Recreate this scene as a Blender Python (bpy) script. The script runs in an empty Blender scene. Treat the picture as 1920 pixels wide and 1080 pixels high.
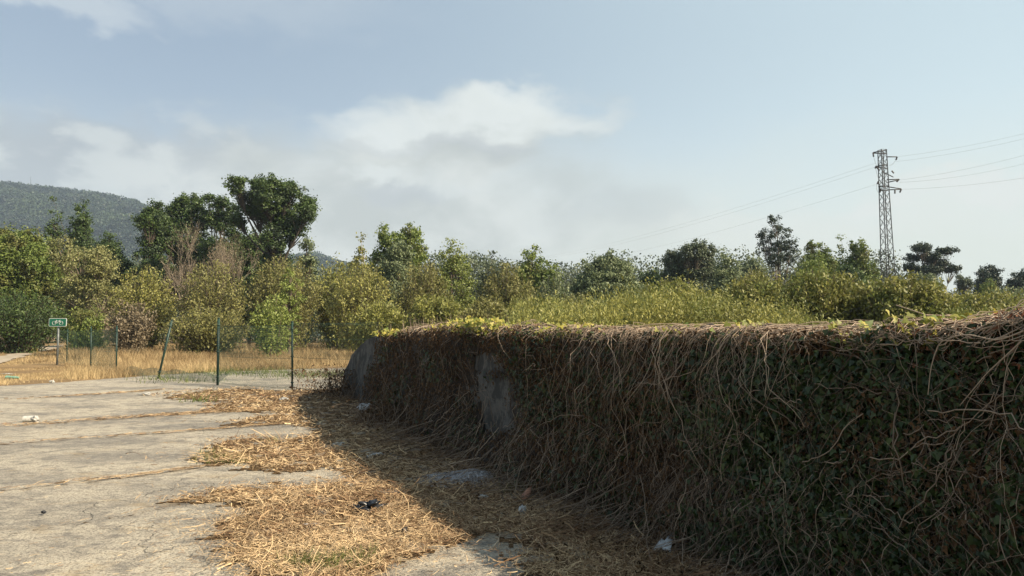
import bpy, math, random
import numpy as np
from math import radians as R_
rng = np.random.default_rng(7)
random.seed(7)
SC = bpy.context.scene
COL = SC.collection
# ------------------------------------------------------------ camera
FPX, CAMH, PITCH = 1386.7, 1.55, math.atan(88/1386.7)
cam = bpy.data.cameras.new('camera'); cam.lens = 26; cam.sensor_width = 36; cam.clip_end = 9000; cam.clip_start = .05
camo = bpy.data.objects.new('camera', cam); COL.objects.link(camo)
camo.location = (0, 0, CAMH); camo.rotation_euler = (math.pi/2+PITCH, 0, 0)
SC.camera = camo
# ------------------------------------------------------------ light
SUNV = np.array([2.0, -.8, 1.58]); SUNV = SUNV/np.linalg.norm(SUNV)
EL = math.asin(SUNV[2]); AZ = math.atan2(SUNV[0], SUNV[1])
SC.view_settings.view_transform = 'Standard'; SC.view_settings.look = 'None'
SC.view_settings.exposure = 1.0; SC.view_settings.gamma = 1
SC.render.engine = 'CYCLES'
sun = bpy.data.lights.new('sun', 'SUN'); sun.energy = 5.0; sun.angle = R_(.5); sun.color = (1, .84, .64)
suno = bpy.data.objects.new('sun', sun); COL.objects.link(suno)
suno.rotation_euler = (math.pi/2-EL, 0, math.pi-AZ)

class NT:
    """tiny node helper"""
    def __init__(s, tree): s.t = tree; s.n = tree.nodes; s.l = tree.links
    def node(s, kind, **kw):
        n = s.n.new(kind)
        for k, v in kw.items(): setattr(n, k, v)
        return n
    def put(s, sock, v):
        if isinstance(v, bpy.types.NodeSocket): s.l.new(v, sock)
        else: sock.default_value = v
    def math(s, op, a, b=0.0, c=0.0, clamp=False):
        n = s.n.new('ShaderNodeMath'); n.operation = op; n.use_clamp = clamp
        s.put(n.inputs[0], a); s.put(n.inputs[1], b)
        if op in ('MULTIPLY_ADD',): s.put(n.inputs[2], c)
        return n.outputs[0]
    def smooth(s, v, lo, hi, a=0.0, b=1.0):
        n = s.n.new('ShaderNodeMapRange'); n.interpolation_type = 'SMOOTHSTEP'
        s.put(n.inputs[0], v); n.inputs[1].default_value = lo; n.inputs[2].default_value = hi
        n.inputs[3].default_value = a; n.inputs[4].default_value = b
        return n.outputs[0]
    def mix(s, f, a, b, mode='MIX'):
        n = s.n.new('ShaderNodeMix'); n.data_type = 'RGBA'; n.blend_type = mode
        s.put(n.inputs[0], f)
        for sock, v in ((n.inputs[6], a), (n.inputs[7], b)):
            if isinstance(v, (tuple, list)): v = (*v[:3], 1)
            s.put(sock, v)
        return n.outputs[2]
    def noise(s, vec, scale, detail=4, rough=.55, dist=0):
        n = s.n.new('ShaderNodeTexNoise'); n.inputs['Scale'].default_value = scale
        n.inputs['Detail'].default_value = detail; n.inputs['Roughness'].default_value = rough
        n.inputs['Distortion'].default_value = dist
        if vec is not None: s.l.new(vec, n.inputs['Vector'])
        return n.outputs[0]

def px_dir(x, y):
    a, b = (x-960)/FPX, (540-y)/FPX
    return np.array([a, math.cos(PITCH)-b*math.sin(PITCH), math.sin(PITCH)+b*math.cos(PITCH)])
def at(x, y, Y):
    d = px_dir(x, y); d = d*Y/d[1]
    return np.array([d[0], d[1], d[2]+CAMH])
def gp(x, y):
    d = px_dir(x, y); k = -CAMH/d[2]
    return np.array([d[0]*k, d[1]*k, 0.])

def build_world():
    w = bpy.data.worlds.new('World'); SC.world = w; w.use_nodes = True
    T = NT(w.node_tree); T.n.clear()
    out = T.node('ShaderNodeOutputWorld'); bg = T.node('ShaderNodeBackground')
    sky = T.node('ShaderNodeTexSky', sky_type='NISHITA', sun_disc=False)
    sky.sun_elevation = EL; sky.sun_rotation = AZ; sky.dust_density = 2.2; sky.air_density = 1.0; sky.ozone_density = 1.3
    tc = T.node('ShaderNodeTexCoord'); sep = T.node('ShaderNodeSeparateXYZ'); T.l.new(tc.outputs['Generated'], sep.inputs[0])
    X, Y, Z = sep.outputs
    az = T.math('ARCTAN2', X, Y)
    hyp = T.math('SQRT', T.math('ADD', T.math('MULTIPLY', X, X), T.math('MULTIPLY', Y, Y)))
    el = T.math('ARCTAN2', Z, hyp)
    comb = T.node('ShaderNodeCombineXYZ'); T.l.new(az, comb.inputs[0]); T.l.new(T.math('MULTIPLY', el, 1.7), comb.inputs[1])
    P = comb.outputs[0]
    n1 = T.noise(P, 5.5, 6, .55, .25); n2 = T.noise(P, 13, 5, .5, .2); n3 = T.noise(P, 3.1, 4, .5)
    wob = T.math('MULTIPLY', T.math('SUBTRACT', n1, .5), .22)
    wob2 = T.math('MULTIPLY', T.math('SUBTRACT', n2, .5), .08)
    azw = T.math('ADD', az, T.math('ADD', wob, wob2)); elw = T.math('ADD', el, T.math('SUBTRACT', T.math('MULTIPLY', wob, .6), wob2))
    def lobe(cx, cy, rx, ry, soft=1.0):
        d = px_dir(cx, cy); a0 = math.atan2(d[0], d[1]); e0 = math.atan2(d[2], math.hypot(d[0], d[1]))
        u = T.math('DIVIDE', T.math('SUBTRACT', azw, a0), rx/FPX); v = T.math('DIVIDE', T.math('SUBTRACT', elw, e0), ry/FPX)
        r = T.math('SQRT', T.math('ADD', T.math('MULTIPLY', u, u), T.math('MULTIPLY', v, v)))
        return T.smooth(r, 1+.55*soft, 1-.55*soft)
    def mx(L):
        o = L[0]
        for q in L[1:]: o = T.math('MAXIMUM', o, q)
        return o
    def sc(v, k): return T.math('MULTIPLY', v, k)
    K = 10.0     # colours below are picture radiances; the background strength is 1/K
    c_ = lambda r, g, b: (r*K, g*K, b*K)
    base = T.mix(.72, sky.outputs[0], c_(.40, .51, .635))
    # bright milky air towards the sun (right) and the horizon
    hz = T.smooth(el, .40, .02); rt = T.smooth(az, -.5, .75)
    col = T.mix(sc(hz, .85), base, T.mix(rt, c_(.55, .66, .74), c_(.80, .90, .90)))
    col = T.mix(sc(rt, .5), col, c_(.88, 1.06, 1.06))
    low = T.smooth(T.math('ADD', el, T.math('MULTIPLY', wob, .5)),   .30, .09)
    col = T.mix(sc(low, .85), col, T.mix(rt, c_(.68, .715, .65), c_(.79, .82, .71)))
    # banks of cloud
    left = mx([sc(lobe(230, 290, 260, 55), .8), sc(lobe(380, 330, 190, 45), .8), sc(lobe(40, 300, 230, 60), .75)])
    col = T.mix(left, col, T.mix(T.smooth(n2, .42, .58), c_(.44, .48, .51), c_(.66, .70, .69)))
    main = mx([lobe(925, 230, 170, 60, .9), sc(lobe(1040, 232, 90, 22, 1.4), .7), lobe(800, 300, 200, 80, .9), sc(lobe(740, 400, 400, 130), .95), sc(lobe(680, 330, 80, 80, .9), .9)])
    col = T.mix(sc(main, .95), col, T.mix(T.smooth(n1, .38, .62), c_(.54, .575, .55), c_(.76, .79, .75)))
    wl = mx([lobe(935, 205, 130, 42, .8), sc(lobe(800, 240, 140, 34, 1.2), .8), sc(lobe(1040, 232, 85, 20, 1.5), .8), sc(lobe(710, 325, 50, 18, .9), .7), sc(lobe(800, 345, 80, 30, 1), .45)])
    col = T.mix(sc(wl, .75), col, c_(.84, .89, .87))
    gl = mx([sc(lobe(870, 275, 110, 22, .9), .7), sc(lobe(730, 375, 80, 26, .9), .8), sc(lobe(690, 265, 80, 20, .9), .5), sc(lobe(1150, 400, 120, 30, 1), .25)])
    col = T.mix(sc(gl, .8), col, c_(.50, .54, .56))
    tl = mx([sc(lobe(110, 10, 120, 26, .9), .55), sc(lobe(200, 45, 60, 20, 1), .5), sc(lobe(250, -60, 380, 60, 1), .3)])
    col = T.mix(tl, col, c_(.68, .74, .77))
    band = mx([sc(lobe(1880, 350, 220, 22, 1), .6), sc(lobe(1500, 430, 330, 40, 1), .3)])
    col = T.mix(band, col, c_(.84, .84, .79))
    T.l.new(col, bg.inputs[0]); bg.inputs[1].default_value = 1/(K*2**SC.view_settings.exposure)
    T.l.new(bg.outputs[0], out.inputs[0])
build_world()

# ------------------------------------------------------------ helpers
def link(o, parent=None):
    COL.objects.link(o)
    if parent is not None: o.parent = parent
    return o
def tag(o, label=None, cat=None, group=None, kind=None):
    if label: o['label'] = label
    if cat: o['category'] = cat
    if group: o['group'] = group
    if kind: o['kind'] = kind
    return o
def empty(name, loc=(0, 0, 0), rz=0):
    o = bpy.data.objects.new(name, None); o.location = [float(q) for q in loc]; o.rotation_euler = (0, 0, rz); o.empty_display_size = .2
    return link(o)

class MB:
    """collects vertex / face chunks, builds ONE mesh object"""
    def __init__(s): s.V = []; s.F = []; s.T = []; s.n = 0
    def add(s, V, F, tint=.5, mat=0):
        V = np.asarray(V, float).reshape(-1, 3); F = np.asarray(F, int)
        if len(V) == 0 or len(F) == 0: return s
        t = np.broadcast_to(np.asarray(tint, float), (len(V),)).copy()
        s.V.append(V); s.F.append((F+s.n, mat)); s.T.append(t); s.n += len(V)
        return s
    def box(s, c, d, tint=.5, rot=None, mat=0):
        v = np.array([[x, y, z] for x in (-.5, .5) for y in (-.5, .5) for z in (-.5, .5)])*np.array(d)
        if rot is not None: v = v@np.asarray(rot).T
        return s.add(v+np.array(c), [[0, 1, 3, 2], [4, 6, 7, 5], [0, 4, 5, 1], [2, 3, 7, 6], [0, 2, 6, 4], [1, 5, 7, 3]], tint, mat)
    def tubes(s, P, rad, sides=4, tint=.5, mat=0, cap=False):
        P = np.asarray(P, float)
        if P.ndim == 2: P = P[None]
        n, m, _ = P.shape
        rad = np.broadcast_to(np.asarray(rad, float), (n, m))
        t = np.gradient(P, axis=1); t /= np.linalg.norm(t, axis=2, keepdims=True)+1e-9
        ref = np.where(np.abs(t[:, :1, 2:3]) > .9, np.array([1., 0, 0]), np.array([0, 0, 1.]))
        ref = np.broadcast_to(ref, t.shape)
        a = np.cross(t, ref); a /= np.linalg.norm(a, axis=2, keepdims=True)+1e-9
        b = np.cross(t, a)
        ang = np.arange(sides)*2*math.pi/sides
        V = P[:, :, None]+rad[:, :, None, None]*(a[:, :, None]*np.cos(ang)[None, None, :, None]+b[:, :, None]*np.sin(ang)[None, None, :, None])
        i = (np.arange(n)*m*sides)[:, None, None]+(np.arange(m-1)*sides)[None, :, None]
        k = np.arange(sides)[None, None, :]; k2 = (k+1) % sides
        F = np.stack([i+k, i+k2, i+k2+sides, i+k+sides], -1).reshape(-1, 4)
        tt = np.asarray(tint, float)
        if tt.ndim == 1: tt = np.repeat(tt, m*sides)
        s.add(V.reshape(-1, 3), F, tt, mat)
        if cap:
            base = s.n-len(V.reshape(-1, 3))
            for q in range(n):
                for e in (0, m-1):
                    f = (np.arange(sides)+base+q*m*sides+e*sides)
                    s.F.append((f[None] if e else f[::-1][None], mat))
        return s
    def inst(s, T, TF, P, Rm, sc, tint=.5, mat=0):
        """template T placed at P (n,3) with rotations (n,3,3) and scales"""
        n, k = len(P), len(T)
        if n == 0: return s
        sc = np.broadcast_to(np.asarray(sc, float), (n,)) if np.ndim(sc) < 2 else sc
        TT = T[None]*(sc[:, None, None] if np.ndim(sc) == 1 else sc[:, None, :])
        V = P[:, None]+np.einsum('nij,nkj->nki', Rm, TT)
        F = (np.asarray(TF)[None]+(np.arange(n)*k)[:, None, None]).reshape(-1, len(TF[0]))
        tt = np.broadcast_to(np.asarray(tint, float), (n,))
        return s.add(V.reshape(-1, 3), F, np.repeat(tt, k), mat)
    def build(s, name, mats, parent=None, smooth=False):
        me = bpy.data.meshes.new(name)
        if s.V:
            V = np.concatenate(s.V); nv = len(V)
            me.vertices.add(nv); me.vertices.foreach_set('co', V.ravel().astype(np.float32))
            loops = np.concatenate([f.ravel() for f, _ in s.F]); cnt = np.concatenate([np.full(len(f), f.shape[1]) for f, _ in s.F])
            mi = np.concatenate([np.full(len(f), m) for f, m in s.F])
            st = np.concatenate([[0], np.cumsum(cnt)[:-1]])
            me.loops.add(len(loops)); me.loops.foreach_set('vertex_index', loops.astype(np.int32))
            me.polygons.add(len(cnt)); me.polygons.foreach_set('loop_start', st.astype(np.int32))
            try: me.polygons.foreach_set('loop_total', cnt.astype(np.int32))
            except Exception: pass
            me.polygons.foreach_set('material_index', mi.astype(np.int32))
            if smooth: me.polygons.foreach_set('use_smooth', np.ones(len(cnt), bool))
            at_ = me.attributes.new('tint', 'FLOAT', 'POINT'); at_.data.foreach_set('value', np.concatenate(s.T).astype(np.float32))
            me.update(calc_edges=True)
        for m in (mats if isinstance(mats, (list, tuple)) else [mats]): me.materials.append(m)
        return link(bpy.data.objects.new(name, me), parent)

def randrot(n, g=rng):
    q = g.normal(size=(n, 4)); q /= np.linalg.norm(q, axis=1, keepdims=True); w, x, y, z = q.T
    return np.stack([np.stack([1-2*(y*y+z*z), 2*(x*y-z*w), 2*(x*z+y*w)], -1), np.stack([2*(x*y+z*w), 1-2*(x*x+z*z), 2*(y*z-x*w)], -1), np.stack([2*(x*z-y*w), 2*(y*z+x*w), 1-2*(x*x+y*y)], -1)], 1)
def frame_rot(zaxis, g=rng, ydir=None):
    """rotation with local z along zaxis; local y towards ydir or random"""
    z = zaxis/(np.linalg.norm(zaxis, axis=1, keepdims=True)+1e-9)
    r = g.normal(size=z.shape) if ydir is None else ydir
    x = np.cross(r, z); x /= np.linalg.norm(x, axis=1, keepdims=True)+1e-9
    y = np.cross(z, x)
    return np.stack([x, y, z], -1)
class SN:
    """smooth pseudo noise from sines, about -1..1"""
    def __init__(s, seed, f=1.0, dim=2, oct=4):
        g = np.random.default_rng(seed); s.k = []; amp = 1; tot = 0
        for o in range(oct):
            for _ in range(5):
                v = g.normal(size=dim); v /= np.linalg.norm(v); s.k.append((v*f*g.uniform(.7, 1.4)*2**o*2, g.uniform(0, 6.3), amp)); 
            tot += amp*1.6; amp *= .55
        s.tot = tot
    def __call__(s, *c):
        o = 0
        for k, p, a in s.k: o = o+a*np.sin(sum(ki*ci for ki, ci in zip(k, c))+p)
        return o/s.tot
def inpoly(x, y, poly):
    poly = np.asarray(poly); c = np.zeros(x.shape, bool); j = len(poly)-1
    for i in range(len(poly)):
        xi, yi = poly[i]; xj, yj = poly[j]
        c ^= ((yi > y) != (yj > y)) & (x < (xj-xi)*(y-yi)/(yj-yi+1e-12)+xi); j = i
    return c

LEAF = np.array([[-.5, 0, 0], [0, -.32, .07], [.5, 0, 0], [0, .32, .07]]); LEAFF = [[0, 1, 2, 3]]
_iv = [(0, 0), (.27, -.14), (.52, .12), (.27, .3), (.2, .55), (0, 1.), (-.2, .55), (-.27, .3), (-.52, .12), (-.27, -.14)]
IVY = np.array([[x, y-.4, -.35*x*x-.12*y*y] for x, y in _iv]); IVYF = [[0, 1, 2, 3, 9], [3, 4, 5, 6, 7], [9, 3, 7, 8, 9]]
IVYF5 = [[0, 1, 2, 3, 7], [0, 7, 8, 9, 0]]
IVYF = [[0, 1, 2, 3], [3, 4, 5, 6], [3, 6, 7, 0], [0, 7, 8, 9]]
CURL = IVY.copy(); CURL[:, 2] = .9*CURL[:, 0]**2+.5*CURL[:, 1]**2; CURL[:, 0] *= .75

# ------------------------------------------------------------ materials
MATS = {}
def mat(name, fn):
    m = bpy.data.materials.new(name); m.use_nodes = True; T = NT(m.node_tree)
    b = T.n['Principled BSDF']; fn(T, b, T.n['Material Output']); MATS[name] = m
    return m
def leafmat(name, dark, light, trans=.25, rough=.55, spec=.35, var=None):
    def fn(T, b, out):
        a = T.node('ShaderNodeAttribute', attribute_name='tint')
        c = T.mix(a.outputs['Fac'], dark, light)
        if var: 
            g = T.node('ShaderNodeNewGeometry'); n = T.noise(g.outputs['Position'], .55, 2)
            c = T.mix(T.smooth(n, .5, .66), c, T.mix(a.outputs['Fac'], tuple(q*.6 for q in var), var))
        T.l.new(c, b.inputs['Base Color']); b.inputs['Roughness'].default_value = rough; b.inputs['Specular IOR Level'].default_value = spec
        tr = T.node('ShaderNodeBsdfTranslucent'); T.l.new(c, tr.inputs[0])
        mx = T.node('ShaderNodeMixShader'); mx.inputs[0].default_value = trans
        T.l.new(b.outputs[0], mx.inputs[1]); T.l.new(tr.outputs[0], mx.inputs[2]); T.l.new(mx.outputs[0], out.inputs[0])
    return mat(name, fn)
def plain(name, col, rough=.6, metal=0, noise=.25, scale=8, bump=0, col2=None, tint=False):
    def fn(T, b, out):
        tc = T.node('ShaderNodeTexCoord'); n = T.noise(tc.outputs['Object'], scale, 5)
        c2 = col2 or tuple(q*(1-noise*1.6) for q in col)
        f = T.smooth(n, .35, .65)
        if tint: 
            a = T.node('ShaderNodeAttribute', attribute_name='tint'); f = a.outputs['Fac']
        T.l.new(T.mix(f, c2, col), b.inputs['Base Color'])
        b.inputs['Roughness'].default_value = rough; b.inputs['Metallic'].default_value = metal
        if bump:
            bp = T.node('ShaderNodeBump'); bp.inputs['Strength'].default_value = bump; bp.inputs['Distance'].default_value = .02
            T.l.new(n, bp.inputs['Height']); T.l.new(bp.outputs[0], b.inputs['Normal'])
    return mat(name, fn)

def m_concrete(T, b, out):
    g = T.node('ShaderNodeNewGeometry'); P = g.outputs['Position']
    mp = T.node('ShaderNodeMapping'); T.l.new(P, mp.inputs[0]); mp.inputs['Rotation'].default_value = (0, 0, R_(8)); mp.inputs['Scale'].default_value = (.6, 1, 1)
    big = T.noise(mp.outputs[0], .75, 5, .6, .4); mid = T.noise(P, 4, 6, .65); fine = T.noise(P, 45, 4, .7); agg = T.noise(P, 160, 2, .6)
    c = T.mix(T.smooth(big, .36, .60), (.23, .215, .185), (.52, .465, .36))
    c = T.mix(T.math('MULTIPLY', T.smooth(mid, .46, .68), .8), c, (.15, .143, .13))
    c = T.mix(T.math('MULTIPLY', T.smooth(mid, .50, .30), .55), c, (.46, .42, .33))
    c = T.mix(T.math('MULTIPLY', T.smooth(fine, .47, .62), .8), c, (.085, .08, .072))
    c = T.mix(T.math('MULTIPLY', T.smooth(agg, .52, .66), .6), c, (.42, .38, .31))
    vo = T.node('ShaderNodeTexVoronoi', feature='DISTANCE_TO_EDGE'); vo.inputs['Scale'].default_value = .8
    ad = T.node('ShaderNodeVectorMath', operation='ADD'); T.l.new(P, ad.inputs[0])
    nn = T.node('ShaderNodeTexNoise'); nn.inputs['Scale'].default_value = 1.6; nn.inputs['Detail'].default_value = 6; T.l.new(P, nn.inputs['Vector'])
    T.l.new(nn.outputs['Color'], ad.inputs[1]); T.l.new(ad.outputs[0], vo.inputs['Vector'])
    crack = T.math('MULTIPLY', T.smooth(vo.outputs[0], .012, .003), T.smooth(T.noise(P, .5, 2), .52, .60))
    c = T.mix(T.math('MULTIPLY', crack, .3), c, (.08, .07, .06))
    m7 = T.noise(mp.outputs[0], 13, 5, .7); c = T.mix(T.math('MULTIPLY', T.smooth(m7, .5, .64), .45), c, (.13, .122, .108)); c = T.mix(T.math('MULTIPLY', T.smooth(m7, .45, .34), .4), c, (.56, .51, .40))
    # thin straw-coloured dust
    c = T.mix(T.math('MULTIPLY', T.smooth(T.noise(mp.outputs[0], 2.2, 6, .7), .55, .72), .6), c, (.34, .265, .16))
    T.l.new(c, b.inputs['Base Color']); b.inputs['Roughness'].default_value = .92; b.inputs['Specular IOR Level'].default_value = .2
    h = T.math('ADD', T.math('MULTIPLY', fine, .6), T.math('ADD', T.math('MULTIPLY', agg, .35), T.math('SUBTRACT', T.math('MULTIPLY', mid, .9), T.math('MULTIPLY', crack, .8))))
    bp = T.node('ShaderNodeBump'); bp.inputs['Strength'].default_value = .9; bp.inputs['Distance'].default_value = .03
    T.l.new(h, bp.inputs['Height']); T.l.new(bp.outputs[0], b.inputs['Normal'])
M_CONC = mat('weathered_concrete', m_concrete)
def m_ground(T, b, out):
    g = T.node('ShaderNodeNewGeometry'); P = g.outputs['Position']
    n = T.noise(P, .35, 6, .6); f = T.noise(P, 9, 5, .7); ff = T.noise(P, 60, 3, .7)
    c = T.mix(T.smooth(n, .38, .62), (.17, .115, .06), (.28, .19, .09))
    c = T.mix(T.math('MULTIPLY', T.smooth(f, .45, .65), .7), c, (.15, .10, .055))
    c = T.mix(T.math('MULTIPLY', T.smooth(ff, .5, .65), .6), c, (.34, .25, .13))
    c = T.mix(T.math('MULTIPLY', T.smooth(T.noise(P, .12, 3), .56, .68), .5), c, (.12, .13, .045))
    T.l.new(c, b.inputs['Base Color']); b.inputs['Roughness'].default_value = .95; b.inputs['Specular IOR Level'].default_value = .1
    bp = T.node('ShaderNodeBump'); bp.inputs['Strength'].default_value = .8; bp.inputs['Distance'].default_value = .04
    T.l.new(f, bp.inputs['Height']); T.l.new(bp.outputs[0], b.inputs['Normal'])
M_GROUND = mat('dry_field_soil', m_ground)
def m_litter(T, b, out):
    g = T.node('ShaderNodeNewGeometry'); P = g.outputs['Position']
    mp = T.node('ShaderNodeMapping'); T.l.new(P, mp.inputs[0]); mp.inputs['Scale'].default_value = (.45, 1.4, 1)
    f = T.noise(mp.outputs[0], 30, 5, .75, .6); n = T.noise(P, 2.2, 5)
    c = T.mix(T.smooth(f, .40, .62), (.05, .032, .018), (.21, .135, .065))
    c = T.mix(T.math('MULTIPLY', T.smooth(n, .45, .65), .6), c, (.12, .075, .04))
    T.l.new(c, b.inputs['Base Color']); b.inputs['Roughness'].default_value = .95; b.inputs['Specular IOR Level'].default_value = .1
    bp = T.node('ShaderNodeBump'); bp.inputs['Strength'].default_value = 1; bp.inputs['Distance'].default_value = .03
    T.l.new(f, bp.inputs['Height']); T.l.new(bp.outputs[0], b.inputs['Normal'])
M_LITTER = mat('straw_litter_soil', m_litter)
def m_path(T, b, out):
    g = T.node('ShaderNodeNewGeometry'); P = g.outputs['Position']; n = T.noise(P, 1.1, 6, .65)
    T.l.new(T.mix(T.smooth(n, .35, .65), (.24, .20, .14), (.38, .32, .24)), b.inputs['Base Color']); b.inputs['Roughness'].default_value = .95
M_PATH = mat('pale_gravel_path', m_path)
def m_wall(T, b, out):
    g = T.node('ShaderNodeNewGeometry'); P = g.outputs['Position']; n = T.noise(P, 3.2, 7, .7); f = T.noise(P, 22, 5, .75)
    c = T.mix(T.smooth(n, .43, .57), (.045, .047, .046), (.115, .115, .108)); c = T.mix(T.math('MULTIPLY', T.smooth(f, .48, .65), .7), c, (.045, .048, .048))
    T.l.new(c, b.inputs['Base Color']); b.inputs['Roughness'].default_value = .93; b.inputs['Specular IOR Level'].default_value = .2
    bp = T.node('ShaderNodeBump'); bp.inputs['Strength'].default_value = .9; bp.inputs['Distance'].default_value = .02
    T.l.new(T.math('ADD', n, T.math('MULTIPLY', f, .4)), bp.inputs['Height']); T.l.new(bp.outputs[0], b.inputs['Normal'])
M_WALL = mat('rough_grey_wall_concrete', m_wall)
M_STRAW = plain('straw', (.63, .475, .27), .85, col2=(.15, .08, .036), tint=True)
M_GRASS = leafmat('dry_grass_blades', (.19, .13, .065), (.50, .385, .21), .25, .8, .1)
M_WEED = leafmat('green_weed_blades', (.06, .085, .02), (.17, .20, .05), .3)
M_STEM = plain('vine_stem', (.42, .325, .235), .85, col2=(.045, .028, .017), tint=True)
M_BACK = plain('vine_shade_backing', (.03, .022, .015), .95, col2=(.010, .008, .006), scale=14, bump=1)  # near-black so that gaps between the leaves read as deep shade
M_IVY = leafmat('ivy_leaf', (.010, .024, .006), (.050, .082, .018), .10, .45, .4)
M_IVYY = leafmat('ivy_leaf_yellowing', (.10, .15, .03), (.42, .36, .07), .3)
M_DEAD = leafmat('dead_leaf', (.036, .021, .010), (.21, .125, .065), .15, .85, .15)
M_BARK = plain('bark_grey_brown', (.17, .135, .10), .95, scale=3, bump=.6)
M_BARKD = plain('bark_dark', (.07, .058, .045), .95, scale=3, bump=.6)
M_BARKP = plain('bark_pale', (.42, .34, .26), .9, scale=3)
M_TWIG = plain('bare_twig', (.34, .28, .21), .9, col2=(.15, .115, .085), tint=True)
M_GREEN = plain('green_painted_steel', (.010, .042, .030), .5, scale=20)
M_WIRE = plain('green_plastic_wire', (.03, .085, .06), .55)
M_STEEL = plain('galvanised_steel', (.07, .075, .078), .6, .25, scale=2)
M_CABLE = plain('aluminium_cable', (.30, .31, .32), .6)
M_INSUL = plain('insulator_brown_glass', (.06, .045, .035), .4)
M_GPOST = plain('grey_zinc_post', (.17, .19, .185), .55, .2)

# ------------------------------------------------------------ setting: ground, pavement, path
GX, GY = 2300, 1850
def grid_axis(lim_a, lim_b):
    k = np.concatenate([np.linspace(0, 40, 41), np.geomspace(46, 2500, 28)])
    a = np.concatenate([-k[::-1][:-1], k]); return a[(a >= lim_a) & (a <= lim_b)]
gn = SN(3, .12)
def ground_z(x, y):
    r = np.hypot(x, y-8); return np.clip((r-45)/60, 0, 1)*.18*gn(x, y)-.02*np.clip((r-20)/20, 0, 1)
xs = grid_axis(-GX, GX); ys = grid_axis(-60, GY)
XX, YY = np.meshgrid(xs, ys, indexing='ij'); ZZ = ground_z(XX, YY)-.004
def gridfaces(n, m):
    i, j = np.meshgrid(np.arange(n-1), np.arange(m-1), indexing='ij'); a = (i*m+j).ravel()
    return np.stack([a, a+m, a+m+1, a+1], -1)
gb = MB().add(np.stack([XX, YY, ZZ], -1), gridfaces(*XX.shape)); tag(gb.build('ground', M_GROUND, smooth=True), kind='structure')

def ragged(poly, step=.25, amp=.06, seed=1, f=2.2):
    """resample a closed world polygon and make its edge uneven"""
    poly = np.asarray(poly, float); out = []; nz = SN(seed, f); nz2 = SN(seed+50, f)
    for i in range(len(poly)):
        a, b = poly[i], poly[(i+1) % len(poly)]; L = np.linalg.norm(b-a); k = max(1, min(400, int(L/step)))
        for t in np.arange(k)/k: out.append(a+(b-a)*t)
    out = np.array(out); return out+np.stack([nz(out[:, 0], out[:, 1]), nz2(out[:, 0], out[:, 1])], -1)*amp
def sheet(name, poly, z, m, rim=0, **kw):
    import bmesh
    bm = bmesh.new(); vs = [bm.verts.new((x, y, z)) for x, y in poly]
    f = bm.faces.new(vs)
    if rim:
        lo = [bm.verts.new((x, y, z-rim)) for x, y in poly]
        for i in range(len(vs)):
            j = (i+1) % len(vs); bm.faces.new((vs[i], lo[i], lo[j], vs[j]))
    bmesh.ops.triangulate(bm, faces=[f]); bmesh.ops.recalc_face_normals(bm, faces=bm.faces)
    me = bpy.data.meshes.new(name); bm.to_mesh(me); bm.free(); me.materials.append(m)
    if me.polygons[0].normal.z < 0: me.flip_normals()
    return link(bpy.data.objects.new(name, me), kw.get('parent'))
G2 = lambda pts: [gp(*p)[:2] for p in pts]
pave = G2([(-500, 752), (0, 724), (130, 716), (280, 704), (420, 697), (560, 692), (650, 690)])+[(-2.2, 24), (0.6, 12), (3.2, 3), (4, -9), (-14, -9), (-22, 6)]
pave = ragged(pave, .3, .10, 5)
tag(sheet('pavement', pave, 0.0, M_CONC), kind='structure')
# soil showing in the long joints between the concrete bays
def joint(pts, w, seed, z=.004):
    p = np.array([gp(*q)[:2] for q in pts]); t = np.linspace(0, 1, 90); d = np.linspace(0, 1, len(p))
    c = np.stack([np.interp(t, d, p[:, 0]), np.interp(t, d, p[:, 1])], -1); nz = SN(seed, 1.6, 1)
    c[:, 1] += nz(t*14)*.05; hw = w*np.clip(.1+1.1*SN(seed+1, 2, 1)(t*22)+.9*(t-.4), .06, 1.2)*.8*np.interp(t, [0, .05, .95, 1], [.1, 1, 1, .1])
    a = np.column_stack([c[:, 0], c[:, 1]-hw, np.full(90, z)]); b_ = np.column_stack([c[:, 0], c[:, 1]+hw, np.full(90, z)])
    i = np.arange(89); return np.concatenate([a, b_]), np.stack([i, i+1, i+91, i+90], -1), c
JOINTS = [([(-200, 812), (0, 800), (250, 783), (420, 772), (560, 765)], .10), ([(-200, 846), (0, 834), (200, 820), (400, 806), (550, 794)], .035),
          ([(-200, 942), (0, 921), (150, 905), (260, 893), (400, 874)], .022), ([(-200, 1034), (0, 1004), (120, 986), (260, 964), (360, 941)], .014),
          ([(-60, 752), (60, 748), (180, 740), (300, 732)], .06)]
jb = MB(); jlines = []
for i, (p, w) in enumerate(JOINTS):
    V, F, c = joint(p, w, 30+i); jb.add(V, F); jlines.append(c)
tag(jb.build('pavement_joints', M_LITTER), kind='structure')
LIT = [(285, 744), (330, 733), (450, 729), (560, 733), (640, 727), (790, 780), (960, 850), (1290, 955), (1600, 1080), (1750, 1400), (1300, 1700), (1120, 1190), (1050, 1092), (1010, 1060),
       (962, 1032), (905, 1010), (850, 1022), (780, 1046), (730, 1066), (705, 1085), (650, 1180), (560, 1180), (492, 1085), (452, 1046), (430, 1000), (424, 968), (392, 952), (348, 945),
       (335, 938), (400, 926), (440, 914), (490, 909), (530, 914), (575, 919), (605, 912), (636, 904), (665, 897), (600, 882), (540, 886), (440, 885), (388, 873), (370, 860), (386, 842),
       (412, 828), (470, 822), (545, 825), (590, 812), (565, 795), (470, 797), (400, 800), (470, 786), (520, 776), (400, 770), (380, 760), (440, 753), (330, 750)]
LITW = np.array(G2(LIT))
_ga, _gb = SN(9, 2.0), SN(19, 7)
def inlit(x, y):
    w = .13*_ga(x, y)+.07*_gb(x, y); return inpoly(x+w, y+w*1.1, LITW)
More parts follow.
